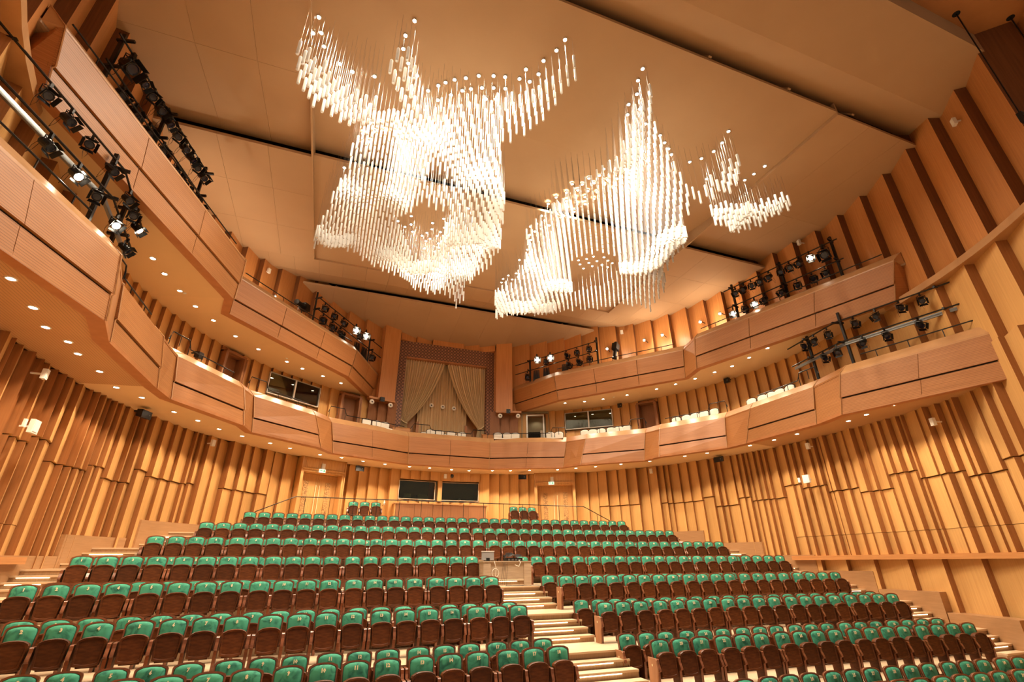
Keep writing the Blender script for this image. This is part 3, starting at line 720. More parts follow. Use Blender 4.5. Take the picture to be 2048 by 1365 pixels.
def rect_door(nm, am, w_, z0, z1, r, double=True, carved=True, m=None, head=0.0, kind='structure'):
    c = pol(am, r); t = empty(nm, (c[0], c[1], z0), -math.radians(am), kind=kind); H = z1 - z0; m = m or W_DOOR
    fr = MB(); e = .10
    fr.box(-w_ / 2 - e, -w_ / 2, -.10, .12, 0, H + e); fr.box(w_ / 2, w_ / 2 + e, -.10, .12, 0, H + e); fr.box(-w_ / 2, w_ / 2, -.10, .12, H, H + e)
    fr.box(-w_ / 2 - e - .06, -w_ / 2 - e, -.14, .7, 0, H + head); fr.box(w_ / 2 + e, w_ / 2 + e + .06, -.14, .7, 0, H + head)
    fr.build('door_frame', m, t)
    MB().box(-w_ / 2, w_ / 2, .12, .5, H - .01, H).box(-w_ / 2 - .01, -w_ / 2, .1, .5, 0, H).box(w_ / 2, w_ / 2 + .01, .1, .5, 0, H).build('door_reveal', m, t)
    if head:
        h = MB(); h.box(-w_ / 2 - e, w_ / 2 + e, -.08, .1, H + e, H + head); h.build('door_head', m, t)
        h = MB()
        for q, d in ((.06, .02), (.12, .035)): h.box(-w_ / 2 + q, w_ / 2 - q, -.08 - d, -.08, H + e + q, H + head - q)
        h.build('head_panel', m, t)
        MB().box(-w_ / 2 - e - .02, w_ / 2 + e + .02, -.16, -.08, H + e, H + e + .07).build('door_cornice', m, t)
    leaves = [(-w_ / 2 + .01, -.005), (.005, w_ / 2 - .01)] if double else [(-w_ / 2 + .01, w_ / 2 - .01)]
    for i, (x0, x1) in enumerate(leaves):
        lf = MB().box(x0, x1, .40, .45, .01, H - .02).build('door_leaf', m, t)
        if carved:
            cx = x0 + (x1 - x0) * (.42 if i == 0 else .55)
            for cz0, cz1 in ((.25, H * .83),): MB().box(cx - .13, cx + .13, .375, .40, cz0, cz1).build('carved_panel', CARVED, lf)
            for q in (x0 + .10, x1 - .10): MB().box(q - .02, q + .02, .385, .40, .2, H - .25).build('leaf_moulding', m, lf)
            hx = -.10 if i == 0 else .10
            MB().tube([(hx, .40, .35), (hx, .32, .35), (hx, .32, 1.75), (hx, .40, 1.75)], .014, 6).build('door_handle', BRASS, lf)
    return t
rect_door('door_1', -28.6, 2.16, FL[8], 7.30, 13.95, head=.74); rect_door('door_2', 28.7, 2.16, FL[8], 7.30, 13.95, head=.74)
rect_door('door_3', -53.6, .95, 9.4, 11.78, 13.9, double=False, carved=False, m=BOOTH); rect_door('door_4', 53.6, .95, 9.4, 11.78, 13.9, double=False, carved=False, m=BOOTH)
rect_door('door_5', -24.6, .95, 9.4, 11.75, 13.9, double=False, carved=False, m=BOOTH)
# open door to a lit corridor, right of the curtain
t = empty('door_6', (*pol(24.2, 13.95), 9.4), -math.radians(24.2), kind='structure')
MB().box(-.58, -.5, -.05, .1, 0, 2.38).box(.5, .58, -.05, .1, 0, 2.38).box(-.58, .58, -.05, .1, 2.3, 2.38).build('door_frame', ALU, t)
MB().box(-.9, .9, .95, 1.0, -.1, 2.6).box(-.9, -.85, .1, .95, -.1, 2.6).box(.85, .9, .1, .95, -.1, 2.6).box(-.9, .9, .1, .95, 2.5, 2.6).build('room_shell', DGREY2, t)
m = MB()
for k in range(14): m.tube([(-.46 + .055 * k, .9 + .02 * (k % 2), 0), (-.46 + .055 * k, .9 + .02 * (k % 2), 1.45)], .03, 5)
m.build('dark_curtain', DARK, t); MB().box(.30, .46, .85, .88, 0, 1.55).build('lit_doorway', CREAM, t); spot((*pol(24.5, 14.5), 11.7), 9, 150)
# exit lights, emergency lights over the doors
for s, nm in ((-1, 'left'), (1, 'right')):
    am = 28.6 * s - .7
    t = empty('exit_sign', (*pol(am, 13.72), 7.30), -math.radians(am), 'green and white running-man exit sign above the %s carved double door' % nm, 'sign')
    MB().box(-.17, .17, -.02, .03, 0, .17).build('sign_face', EXITM, t)
    mm = MB(); mm.add([(-.12, -.023, .05), (-.08, -.023, .09), (-.05, -.023, .06), (-.05, -.023, .12), (-.09, -.023, .14), (-.13, -.023, .10)], [(0, 1, 2, 3, 4, 5)]); mm.box(.06, .12, -.023, -.02, .03, .14); mm.box(-.03, .03, -.023, -.02, .08, .10); mm.build('sign_symbol', EXITG, t)
    t2 = MB().box(-.09, .09, -.06, .02, 0, .26).box(-.07, .07, -.075, -.06, .03, .23).build('emergency_light', WHITE, loc=(*pol(am + .2, 13.78), 7.50), rz=-math.radians(am)); tag(t2, 'white emergency light box above the %s carved double door' % nm, 'light')

# ---------------------------------------------------------------- curtain in its lattice frame
cf = empty('curtained_niche', (0, 29.38, 9.4), 0, 'tall curtained opening in a dark lattice-patterned frame on the rear wall', 'niche')
HI, HO, XI, XO = 5.85, 6.92, 2.72, 3.42
for s in (1, -1):
    MB().box(*sorted((s * XI, s * XO)), -.12, .06, 0, HO).build('lattice_post', LATTICE, cf)
MB().box(-XI, XI, -.12, .06, HI, HO).build('lattice_header', LATTICE, cf)
MB().box(-XI, XI, -.10, .3, HI - .09, HI + .0).build('inner_lip', W_LIP, cf)
MB().box(-XO, XO, 1.0, 1.05, -.1, HO).build('niche_back', DARK, cf)
for s in (1, -1): MB().box(*sorted((s * XI, s * (XI + .04))), .06, 1.0, 0, HI).build('niche_side', W_LIP, cf)
def curtain_mesh(pts_fn, rows, cols, amp, fold, y0, name, m, par):
    b = MB(); N = cols + 1
    for i in range(rows + 1):
        t = i / rows; xl, xr = pts_fn(t)
        for k in range(N):
            u = k / cols; sq = (abs(xr - xl) / 2.6) ** .5
            y = y0 + amp * (math.sin(u * fold * 2 * PI) + .35 * math.sin(u * fold * 4.7 * PI + 1)) * (.4 + .6 * sq)
            b.v.append((xl + (xr - xl) * u, y, HI * (1 - t)))
    fs = [(i * N + k, i * N + k + 1, (i + 1) * N + k + 1, (i + 1) * N + k) for i in range(rows) for k in range(cols)]
    b.f += fs; b.m += [0] * len(fs); return b.build(name, m, par, smooth=True)
curtain_mesh(lambda t: (-1.62, 1.62), 2, 120, .07, 17, .62, 'back_curtain', CURTB, cf)
for s in (1, -1):
    def fn(t, s=s):
        tie = .74
        if t < tie: q = t / tie; xi = .04 + 2.26 * (.55 * q + .45 * q ** 2.6)
        else: q = (t - tie) / (1 - tie); xi = 2.30 - .14 * min(1, q * 2)
        return (s * xi, s * (XI + (-.03 if abs(t - tie) < .02 else 0.0)))
    curtain_mesh(fn, 30, 150, .10, 16, .22, 'side_curtain', CURT, cf)
    MB().tube([(s * 2.28, .10, HI * .26 - .05), (s * 2.5, .08, HI * .26 + .02), (s * 2.72, .2, HI * .26 + .22)], .035, 6).build('tieback', CURT, cf)
    MB().box(*sorted((s * 1.50, s * 1.66)), .50, .56, 0, 1.75).build('door_jamb', W_LIP, cf)
for k, x in enumerate((-.78, -.03, .72)):
    t = empty('wall_speaker', (x, 29.38 + .50, 12.30 - .03 * k), 0, 'round cream ceiling-type speaker, %s of three hanging before the back curtain' % ['left', 'middle', 'right'][k], 'speaker', 'round cream speakers')
    MB().lathe([(0, -.03), (.12, -.03), (.15, 0), (.15, .05), (0, .05)], 14, axis='y').build('speaker_body', CREAM, t, smooth=True); MB().lathe([(0, -.045), (.045, -.04), (.05, -.03)], 8, axis='y').build('speaker_cone', IRON, t)
for a, nm in ((-19.8, 'under the left upper balcony tip'), (-14.9, 'left of the lattice frame'), (14.7, 'right of the lattice frame'), (19.6, 'under the right upper balcony tip')):
    t = empty('wall_speaker', (*pol(a, 13.62), 11.62), -math.radians(a), 'round cream wall speaker %s' % nm, 'speaker', 'round cream speakers')
    MB().lathe([(0, -.03), (.12, -.03), (.15, 0), (.15, .05), (0, .05)], 14, axis='y').build('speaker_body', CREAM, t, smooth=True); MB().lathe([(0, -.045), (.045, -.04), (.05, -.03)], 8, axis='y').build('speaker_cone', IRON, t)

# ---------------------------------------------------------------- black speakers, white boxes and cameras on the walls
def black_speaker(a, z, where, r=13.45, s=1.0):
    t = empty('black_speaker', (*pol(a, r), z), -math.radians(a), 'small black loudspeaker %s' % where, 'speaker', 'black loudspeakers under the balconies')
    MB().prism([(-.24 * s, -.12), (.24 * s, -.12), (.17 * s, .14), (-.17 * s, .14)], [-.17, -.17, -.11, -.11], [.10, .10, .14, .14]).build('speaker_cabinet', BLACK, t)
    MB().lathe([(.0, -.135), (.02, -.135), (.025, -.12)], 8, (.12 * s, 0, -.03), 'y').build('badge', STEEL, t)
    MB().box(-.03, .03, .0, .35, .08, .13).build('wall_bracket', BLACK, t)
for a, z, wh in [(-70.9, 7.80, 'on the left wall under the lower balcony'), (-21.2, 7.72, 'right of the left carved door'), (20.5, 7.75, 'left of the right carved door'), (69.9, 7.85, 'on the right wall under the lower balcony')]: black_speaker(a, z, wh)
for a, z, wh in [(-63.2, 11.72 - .9, 'behind the left lower balcony rail'), (-17.5, 11.85, 'on the shelf left of the lattice frame'), (16.9, 11.9, 'on the shelf right of the lattice frame'), (47.3, 11.8, 'over the right balcony window'), (75.2, 11.85, 'under the right upper balcony')]: black_speaker(a, z, wh, 13.5, .55)
def white_box(a, z, wh, r=13.55, w_=.16, h=.26, arm=False):
    r = rsh(a) - .012 * max(0, abs(a) - 95) * (z < 8) - .42
    t = empty('white_wall_unit', (*pol(a, r), z), -math.radians(a), wh, 'wall unit')
    MB().box(-w_ / 2, w_ / 2, -.05, .05, -h / 2, h / 2).build('housing', WHITE, t)
    MB().box(-w_ * .35, w_ * .35, -.058, -.05, -h * .38, h * .38).build('front_grille', CREAM, t)
    MB().box(-.02, .02, .05, .3, -.02, .02).build('wall_arm', WHITE, t)
    if arm: MB().box(-.28 - w_ / 2, -.18 - w_ / 2, .0, .05, -.10, .10).build('side_box', WHITE, t)
white_box(-89, 6.23, 'tilted white antenna panel on the left wall', w_=.30, h=.34, arm=True); white_box(87.2, 6.3, 'tilted white antenna panel on the right wall', w_=.30, h=.34, arm=True)
for a, z, wh, r in [(-91, 7.5, 'white security camera high on the left wall', 13.5), (-54.4, 7.66, 'white security camera on the wall left of the carved door', 13.6), (53, 7.72, 'white box high on the wall right of the right carved door', 13.6), (89.2, 7.66, 'white rectangular box on the right wall above the antenna panel', 13.55), (111.4, 7.35, 'white rectangular box on the right wall below the nearest balcony', 13.5),
                    (130.7, 16.1, 'white box at the top of the right wall by the ceiling gap', 13.5), (99.2, 17.1, 'white box on the right wall above the upper balcony lights', 13.5), (49.7, 16.8, 'small white box on the upper wall right of the lattice frame', 13.5), (-51.6, 16.7, 'white security camera on the upper left wall', 13.5), (.9, 7.75, 'white beacon box above the control room windows', 14.0)]:
    white_box(a, z, wh, r)
o = MB().lathe([(0, -.12), (.07, -.1), (.1, -.03), (.1, .06), (.06, .1)], 12).build('dome_camera', BLACK, loc=(*pol(2.6, 13.85), 7.78), smooth=True); tag(o, 'black dome camera between the control room windows', 'camera')
o = MB().lathe([(0, 0), (.05, .01), (.05, .16), (.02, .2), (.03, .26), (0, .3)], 10).build('white_bottle', WHITE, loc=(-3.3, 28.3, 5.9), smooth=True)
tag(o, 'small white lamp fitting on a bracket left of the counter', 'light'); MB().bar((0, 0, .05), (-.05, .6, .02), .03).build('bracket', W_WALL, o)
# ---------------------------------------------------------------- technician's table in the aisle
tb = empty('folding_table', (-.17, 16.95, FL[4]), 0, 'pale wooden technician table standing in the centre aisle, covered with gear', 'table')
MB().box(-.88, .88, -.02, .62, .73, .76).build('tabletop', W_DESK, tb)
MB().box(-.84, .84, .04, .06, .20, .73).build('front_panel', W_DESK, tb)
for s in (1, -1): MB().box(*sorted((s * .86, s * .60)), .0, .03, 0, .73).build('leg', W_DESK, tb); MB().box(*sorted((s * .86, s * .84)), .03, .6, 0, .73).build('side_panel', W_DESK, tb)
mo = empty('monitor', (-.80, 17.22, FL[4] + .76), 0, 'grey flat monitor seen from behind on the technician table', 'monitor')
MB().box(-.22, .22, -.02, .02, .03, .30).build('screen_back', LAPTOP, mo); MB().box(-.23, .23, -.03, .03, .29, .32).build('top_edge', WHITE, mo); MB().box(-.06, .06, -.05, .08, 0, .10).build('stand', BLACK, mo)
mx = empty('mixing_console', (.12, 17.1, FL[4] + .76), 0, 'black mixing console under a dark cover on the technician table', 'console')
MB().box(-.28, .30, -.05, .3, 0, .10).build('console_body', BLACK, mx)
for k in range(4): MB().box(-.24 + .13 * k, -.16 + .13 * k, -.055, -.05, .02, .07).build('socket', STEEL, mx)
m = MB()
for i in range(13):
    for j in range(4):
        x = -.36 + .70 * i / 12; m.v.append((x, -.07 + .13 * j, .17 + .035 * math.sin(i * 1.4 + j) + (.05 if 2 < i < 7 else 0) - (.06 if i == 0 else 0) + (.02 if j else -.05)))
m.f = [(i * 4 + j, i * 4 + j + 1, (i + 1) * 4 + j + 1, (i + 1) * 4 + j) for i in range(12) for j in range(3)]; m.m = [0] * len(m.f); m.build('dust_cover', BLACK, mx, smooth=True)
def cable(nm, pts, r, mt, lab): o = MB().tube(pts, r, 5).build(nm, mt); tag(o, lab, 'cable'); return o
cz = FL[4] + .76; ring = [(-.62 + .12 * math.cos(t), 16.91, FL[4] + .40 + .13 * math.sin(t)) for t in [k * PI / 8 - PI / 2 for k in range(17)]]
cable('white_cable', [(-.66, 16.92, cz + .01), (-.64, 16.90, cz - .1), (-.60, 16.90, FL[4] + .55)] + ring, .009, CREAM, 'coiled pale cable hanging on the front of the technician table')
cable('white_cable', [(.26, 17.0, cz + .03), (.28, 16.9, cz - .05), (.22, 16.89, cz - .17), (.08, 16.9, cz - .12)], .009, CREAM, 'looping white cable at the middle of the technician table front')
for k in range(4): cable('black_cable', [(-.36 + .05 * k, 16.98, cz + .02), (-.34 + .05 * k, 16.90, cz - .1), (-.40 + .06 * k, 16.89, FL[4] + .3), (-.48 + .08 * k, 16.86, FL[4] + .01)], .005, BLACK, 'thin black cable, %s from the left, hanging down the table front' % ORD[k])
cable('floor_cable', [(-.3, 16.8, FL[4] + .01), (.1, 16.7, FL[4] + .01), (.75, 16.62, FL[4] + .01), (.95, 16.5, FL[4] + .0)], .008, IRON, 'dark cable lying on the landing in front of the table')
for j, zz in ((1, .15), (2, .30)): step(stairs[0], -.7, .8, .8, 18.0 + .3 * j, 18.86, FL[4] + zz, True)

# ---------------------------------------------------------------- rails and chairs of the balconies
def rail_path(pts, nm, label, h=.0, posts=1.1):
    t = empty(nm, pts[0], 0, label, 'railing'); o = Vector(pts[0]); P = [tuple(Vector(p) - o) for p in pts]
    MB().tube(P, .022, 6).build('handrail', BLACK, t)
    for a, b in zip(P, P[1:]):
        n = max(1, round((Vector(b) - Vector(a)).length / posts))
        for k in range(n):
            q = Vector(a).lerp(Vector(b), (k + .5) / n); MB().bar(tuple(q), (q.x, q.y, q.z - .42), .022).build('post', BLACK, t)
    return t
def off(L, d): v = (Vector(L) - Vector((OX, OY))).normalized() * d; return (L[0] + v.x, L[1] + v.y)
for s, sd in ((1, 'right'), (-1, 'left')):
    for i, sg in enumerate(SEG1):
        if i == 0: continue
        a, b = off((sg[2][0] * s, sg[2][1]), .42), off((sg[3][0] * s, sg[3][1]), .42); z = 10.16
        A = Vector((*a, z)); B = Vector((*b, z)); u = (B - A).normalized()
        if i < 5:
            pts = [A + u * .2, B - u * 1.0, B - u * .85 + Vector((0, 0, .32)), B - u * .1 + Vector((0, 0, .32)), B - u * .0]
        else: pts = [A + u * .5, B - u * .5]
        rail_path([tuple(p) for p in pts], 'balcony_rail', 'black guard rail, lower balcony, %s side, %s parapet panel from centre' % (sd, ORD[i]))
    for sg, w_ in zip(SEG2[1:], ('inner', 'outer')):
        a, b = off((sg[2][0] * s, sg[2][1]), .36), off((sg[3][0] * s, sg[3][1]), .36)
        A = Vector((*a, 14.10)); B = Vector((*b, 14.10)); u = (B - A).normalized()
        rail_path([tuple(A + u * .2), tuple(B - u * .6)], 'balcony_rail', 'thin black guard rail on the %s upper balcony, %s stretch' % (sd, w_), posts=1.6)
c = SEG1[0]
rail_path([(-2.3, 27.75, 10.12), (-2.1, 27.75, 10.42), (-1.2, 27.78, 10.42), (-1.05, 27.78, 10.14), (1.35, 27.78, 10.10), (1.5, 27.78, 10.36), (2.35, 27.75, 10.36), (2.45, 27.75, 10.1)], 'balcony_rail', 'black guard rail in front of the curtained niche')
def chair_bm():
    r = {}
    m = MB().outline(arch(.40, .42, .42, .93, .05), -.03, .03, .02); r['chair_back'] = (m, CREAM)
    m = MB(); O = arch(.44, .47, .40, .955, .055); n = len(O); I = arch(.40, .42, .42, .93, .05)
    m.add([(x, -.02, z) for x, z in O] + [(x, .035, z) for x, z in O], [(i, (i + 1) % n, n + (i + 1) % n, n + i) for i in range(n)] + [tuple(range(n, 2 * n))]); r['back_frame'] = (m, BLACK)
    r['chair_seat'] = (MB().box(-.23, .23, -.46, .0, .40, .47), CREAM)
    return r
CH = {k: (m.mesh(k, mt), None)[0] for k, (m, mt) in chair_bm().items()}
LEG = MB().box(-.015, .015, -.015, .015, 0, .42).mesh('leg', BLACK)
DECK = 9.40
chairs = [(-4.46, 13.0, 'front', 0), (-2.0, 13.0, 'front', 1), (1.08, 13.0, 'front', 2), (4.03, 13.0, 'front', 3), (-5.29, 13.75, 'rear', 0), (-2.36, 13.75, 'rear', 1), (.3, 13.75, 'rear', 2), (3.12, 13.75, 'rear', 3)]
def chair(a, r, label, top=10.36):
    z = DECK; t = empty('balcony_chair', (*pol(a, r), z), -math.radians(a), label, 'chair', 'cream chairs on the lower balcony')
    t.scale = (1.2, 1, .95)
    for k, me in CH.items(): link(k, me, t)
    for x, y in ((-.2, -.42), (.2, -.42), (-.2, -.02), (.2, -.02)): link('leg', LEG, t, (x, y, 0))
for a, r, rw, k in chairs: chair(a, r, 'cream-backed chair, %s from the left in the %s row before the curtain' % (ORD[k], rw))
for gr, where in (([-22.33, -19.65, -17.36], 'left of the curtained niche'), ([13.82, 16.37, 18.73], 'right of the curtained niche'), ([28.38, 30.79], 'between the open doorway and the window'), ([37.89, 40.11, 42.48, 45.06, 47.23, 49.41], 'in front of the right balcony window'),
                  ([62.6, 65.19, 67.47, 69.83, 72.42], 'on the third parapet section to the right'), ([81.74, 84.48, 86.56, 88.78, 91.31], 'on the fourth parapet section to the right')):
    for k, a in enumerate(gr): chair(a, 12.72 if abs(a) < 80 else 12.8, 'cream-backed chair, %s from the left, %s' % (ORD[k], where))
for s, sd in ((1, 'right'), (-1, 'left')):
    o = MB().prism([(-.5, 0), (.5, 0), (.5, .35), (-.5, .35)], 0, [.78, .78, .95, .95]).build('lectern_box', W_TRIM, loc=(s * 2.75, 28.2, DECK)); fixn(o); tag(o, 'low sloped wooden box at the %s foot of the lattice frame' % sd, 'box')

# ---------------------------------------------------------------- stage lighting rigs
def b_body():
    m = MB(); m.cm = 0; m.lathe([(0, .20), (.07, .19), (.10, .14), (.105, -.10), (.115, -.12), (.115, -.15), (.10, -.15)], 10, axis='y')
    m.cm = 1; m.lathe([(.0, -.135), (.085, -.13), (.10, -.14)], 10, axis='y')
    m.cm = 0
    for k in range(3): m.box(-.11, .11, -.04 + .07 * k, -.02 + .07 * k, .095, .115)
    return m
def b_yoke(): return MB().tube([(-.135, 0, 0), (-.135, 0, .17), (-.06, 0, .22), (.06, 0, .22), (.135, 0, .17), (.135, 0, 0)], .012, 4)
def b_door(k):
    a = .115; m = MB(); L_ = .09
    if k == 0: p = [(-a, -.15, a), (a, -.15, a), (a * 1.2, -.15 - L_, a * 1.5), (-a * 1.2, -.15 - L_, a * 1.5)]
    if k == 1: p = [(-a, -.15, -a), (a, -.15, -a), (a * 1.2, -.15 - L_, -a * 1.5), (-a * 1.2, -.15 - L_, -a * 1.5)]
    if k == 2: p = [(a, -.15, -a), (a, -.15, a), (a * 1.5, -.15 - L_, a * 1.1), (a * 1.5, -.15 - L_, -a * 1.1)]
    if k == 3: p = [(-a, -.15, -a), (-a, -.15, a), (-a * 1.5, -.15 - L_, a * 1.1), (-a * 1.5, -.15 - L_, -a * 1.1)]
    q = [(x * 1.04, y, z * 1.04) for x, y, z in p]
    m.add(p + q, [(0, 1, 2, 3), (7, 6, 5, 4), (0, 4, 5, 1), (1, 5, 6, 2), (2, 6, 7, 3), (3, 7, 4, 0)]); return m
LB_dark = b_body().mesh('lamp_body', [BLACK, BLUEL]); LB_lit = b_body().mesh('lamp_body', [IRON, LAMP])
LY = b_yoke().mesh('yoke', IRON); LD = [b_door(k).mesh('barn_door', BLACK) for k in range(4)]
LC = MB().box(-.03, .03, -.035, .035, .20, .34).mesh('clamp', IRON); LK = MB().tube([(.02, .15, .05), (.05, .25, -.15), (.0, .3, -.3), (-.05, .22, -.12), (-.02, .1, .2), (.0, .02, .33)], .006, 4).mesh('lamp_cable', BLACK)
def lamp(x, y, z, label, group, lit=False, face=None, scale=1.0, tilt=.7, aim=0.0, real=None):
    """z is the pipe the lamp hangs from"""
    ang = math.atan2(x - 0.0, (y - 4.0)) if face is None else math.radians(face)
    t = empty('stage_spotlight', (x, y, z - .33 * scale), -ang + aim, label, 'spotlight', group); t.scale = (scale,) * 3
    b = link('lamp_body', LB_lit if lit else LB_dark, t); b.rotation_euler = (tilt if not lit else tilt, 0, 0)
    for k in range(4):
        d = link('barn_door', LD[k], t); d.rotation_euler = b.rotation_euler
    link('yoke', LY, t); link('clamp', LC, t); link('lamp_cable', LK, t)
    if lit:
        v = Matrix.Rotation(-ang + aim, 3, 'Z') @ Vector((0, -math.cos(tilt), -math.sin(tilt)))
        spot(tuple(Vector((x, y, z - .33)) + v * .32), 180, 60, .6, target=tuple(Vector((x, y, z)) + v * 3))
    return t
def rig(label, pipes, posts, arms=()):
    o = Vector(posts[0][0]); t = empty('lighting_rig', tuple(o), 0, label, 'lighting rig')
    for p in pipes: MB().tube([tuple(Vector(q) - o) for q in p], .028, 6).build('pipe', IRON, t)
    for a, b in posts: MB().bar(tuple(Vector(a) - o), tuple(Vector(b) - o), .09).build('post', BLACK, t)
    for a, b in arms: MB().bar(tuple(Vector(a) - o), tuple(Vector(b) - o), .07).build('bracket_arm', BLACK, t)
    return t
for s, sd in ((1, 'right'), (-1, 'left')):
    e = .0 if s > 0 else .10
    up = [(s * 12.40, 14.3, 11.72 + e), (s * 12.12, 11.75, 11.8 + e), (s * 13.04, 8.0, 11.78 + e)]
    lo = [(s * 12.40, 14.3, 10.88 + e), (s * 12.12, 11.75, 10.93 + e), (s * 13.04, 8.0, 10.92 + e)]
    ch = [(s * (12.40 + .16), 14.3, 10.80 + e), (s * (12.12 + .16), 11.7, 10.85 + e), (s * 13.20, 8.0, 10.84 + e)]
    r_ = rig('black pipe rig with stage lamps standing on the nearest %s part of the lower balcony' % sd, [up, lo],
        [((s * 12.35, 11.65, 9.42), (s * 12.35, 11.65, 12.25)), ((s * 13.12, 8.5, 9.42), (s * 13.12, 8.5, 12.2)), ((s * 12.6, 13.4, 9.42), (s * 12.6, 13.4, 12.0))],
        [((s * 12.5, 11.65, z), (s * 12.02, 11.78, z)) for z in (11.8 + e, 10.93 + e)] + [((s * 13.3, 8.5, z), (s * 12.85, 8.5, z)) for z in (11.8 + e, 10.93 + e)] + [((s * 12.75, 13.4, z), (s * 12.25, 13.35, z)) for z in (11.8 + e, 10.93 + e)])
    o_ = Vector((s * 12.35, 11.65, 9.42))
    for a, b in zip(ch, ch[1:]): MB().bar(tuple(Vector(a) - o_), tuple(Vector(b) - o_), .06, .12).build('cable_channel', STEEL, r_)
    g = 'stage lamps on the nearest %s balcony rig' % sd
    ups = [(12.80, 8.96), (12.65, 9.61), (12.46, 10.36), (12.28, 11.1), (12.17, 12.17), (12.24, 12.85), (12.31, 13.44)] if s > 0 else [(12.69, 9.42), (12.55, 10.01), (12.39, 10.66), (12.2, 11.41), (12.2, 12.5), (12.27, 13.2), (12.35, 13.8)]
    los = [(12.73, 9.27), (12.48, 10.29), (12.3, 11.03), (12.15, 11.99), (12.22, 12.65)] if s > 0 else [(12.58, 9.88), (12.38, 10.67), (12.22, 11.34), (12.2, 12.4), (12.3, 13.5)]
    for k, (x, y) in enumerate(ups): lamp(s * x, y, 11.78 + e, 'black stage lamp, %s along the upper pipe of the nearest %s rig' % (ORD[k], sd), g, lit=(s < 0 and k == 6), scale=.88, aim=.5 * math.sin(k * 2.3), face=s * 60)
    for k, (x, y) in enumerate(los): lamp(s * x, y, 10.91 + e, 'black stage lamp, %s along the lower pipe of the nearest %s rig' % (ORD[k], sd), g, lit=(s < 0 and k in (1, 3)), scale=.88, aim=.5 * math.sin(k * 1.7 + 1), face=s * 60)
    # upper balcony, long side
    up = [(s * 11.95, 16.7, 16.0), (s * 13.2, 11.2, 15.88)]; lo = [(s * 11.95, 16.7, 14.98), (s * 13.2, 11.2, 14.86)]
    rig('black pipe rig with many lamps on the %s upper balcony near the stage' % sd, [up, lo],
        [((s * 12.15, 16.3, 13.42), (s * 12.15, 16.3, 16.25)), ((s * 12.75, 13.8, 13.42), (s * 12.75, 13.8, 16.2)), ((s * 13.25, 11.5, 13.42), (s * 13.25, 11.5, 16.2))],
        [((s * (X + .12), Y, z), (s * (X - .32), Y - .1, z)) for X, Y in ((12.15, 16.3), (12.75, 13.8), (13.25, 11.5)) for z in (15.95, 14.92)])
    g = 'stage lamps on the %s upper balcony side rig' % sd
    for k, (x, y) in enumerate([(13.05, 11.8), (12.93, 12.4), (12.82, 12.86), (12.71, 13.3), (12.6, 13.75), (12.48, 14.28), (12.37, 14.77), (12.27, 15.2), (12.18, 15.6), (12.08, 16.05)]):
        lamp(s * x, y, 15.93, 'black stage lamp, %s along the upper pipe of the %s high side rig' % (ORD[k], sd), g, lit=(s > 0 and k == 1), scale=1.5 if k == 0 else 1.0, aim=.4 * math.sin(k * 2.1), face=s * 70)
    for k, (x, y) in enumerate([(13.04, 12.0), (12.9, 12.55), (12.74, 13.2), (12.55, 13.9), (12.38, 14.75), (12.25, 15.25), (12.13, 15.8), (12.0, 16.4)]):
        lamp(s * x, y, 14.90, 'black stage lamp, %s along the lower pipe of the %s high side rig' % (ORD[k], sd), g, lit=(s > 0 and k in (5, 7)), aim=.4 * math.sin(k * 1.3), face=s * 70)
    # upper balcony, rear end
    up = [(s * 4.41, 28.14, 15.1), (s * 8.11, 23.7, 15.55)]; lo = [(s * 4.41, 28.14, 14.45), (s * 8.11, 23.7, 14.9)]
    rig('black pipe rig with lamps on the %s upper balcony beside the curtain' % sd, [up, lo],
        [((s * 8.25, 23.8, 13.42), (s * 8.25, 23.8, 15.9)), ((s * 5.2, 27.45, 13.42), (s * 5.2, 27.45, 15.35))],
        [((s * 8.3, 23.85, z), (s * 8.0, 23.6, z)) for z in (15.55, 14.9)] + [((s * 5.25, 27.5, z), (s * 4.95, 27.25, z)) for z in (15.2, 14.55)])
    g = 'stage lamps on the %s upper balcony rear rig' % sd
    for k, (x, y) in enumerate([(5.87, 26.39), (6.82, 25.25), (7.3, 24.68), (7.81, 24.06)]): lamp(s * x, y, 15.1 + .45 * (x - 4.41) / 3.7, 'black stage lamp, %s from the curtain, upper pipe of the %s rear rig' % (ORD[k], sd), g, aim=.3 * math.sin(k * 2.0))
    for k, (x, y) in enumerate([(4.99, 27.45), (6.89, 25.17), (7.33, 24.64), (7.81, 24.06)]): lamp(s * x, y, 14.45 + .45 * (x - 4.41) / 3.7, 'black stage lamp, %s from the curtain, lower pipe of the %s rear rig' % (ORD[k], sd), g, aim=.3 * math.sin(k * 1.2), scale=1.1)
    for k, (x, y) in enumerate([(5.5, 26.95), (6.1, 26.15)]):
        t = lamp(s * x, y, 15.62 - .1 * k, 'lit stage lamp, %s from the curtain on the %s rear rig' % (['nearer', 'farther'][k], sd), g, lit=True, scale=1.2, tilt=.45)
    for k, (x, y) in enumerate([(5.45, 27.0), (5.9, 26.4), (6.75, 25.4)]):
        m = MB()
        for j in range(5): m.tube([(-.18 + .09 * j, .03 * (j % 2), 0), (-.16 + .08 * j, .03 * ((j + 1) % 2), .8)], [.06, .03], 5)
        o = m.build('bundled_cloth', BLACK, loc=(s * x, y, 13.7), rz=-math.radians(40 * s)); tag(o, 'black cloth bundle, %s from the curtain, on the %s rear rig' % (ORD[k], sd), 'cloth')
    # follow spot
    a = -46.6 if s < 0 else 49.2
    t = empty('follow_spot', (*pol(a, 12.15), 13.42), -math.radians(a) - (1.2 if s < 0 else .2), 'large black follow spot on a stand on the %s upper balcony' % sd, 'follow spot')
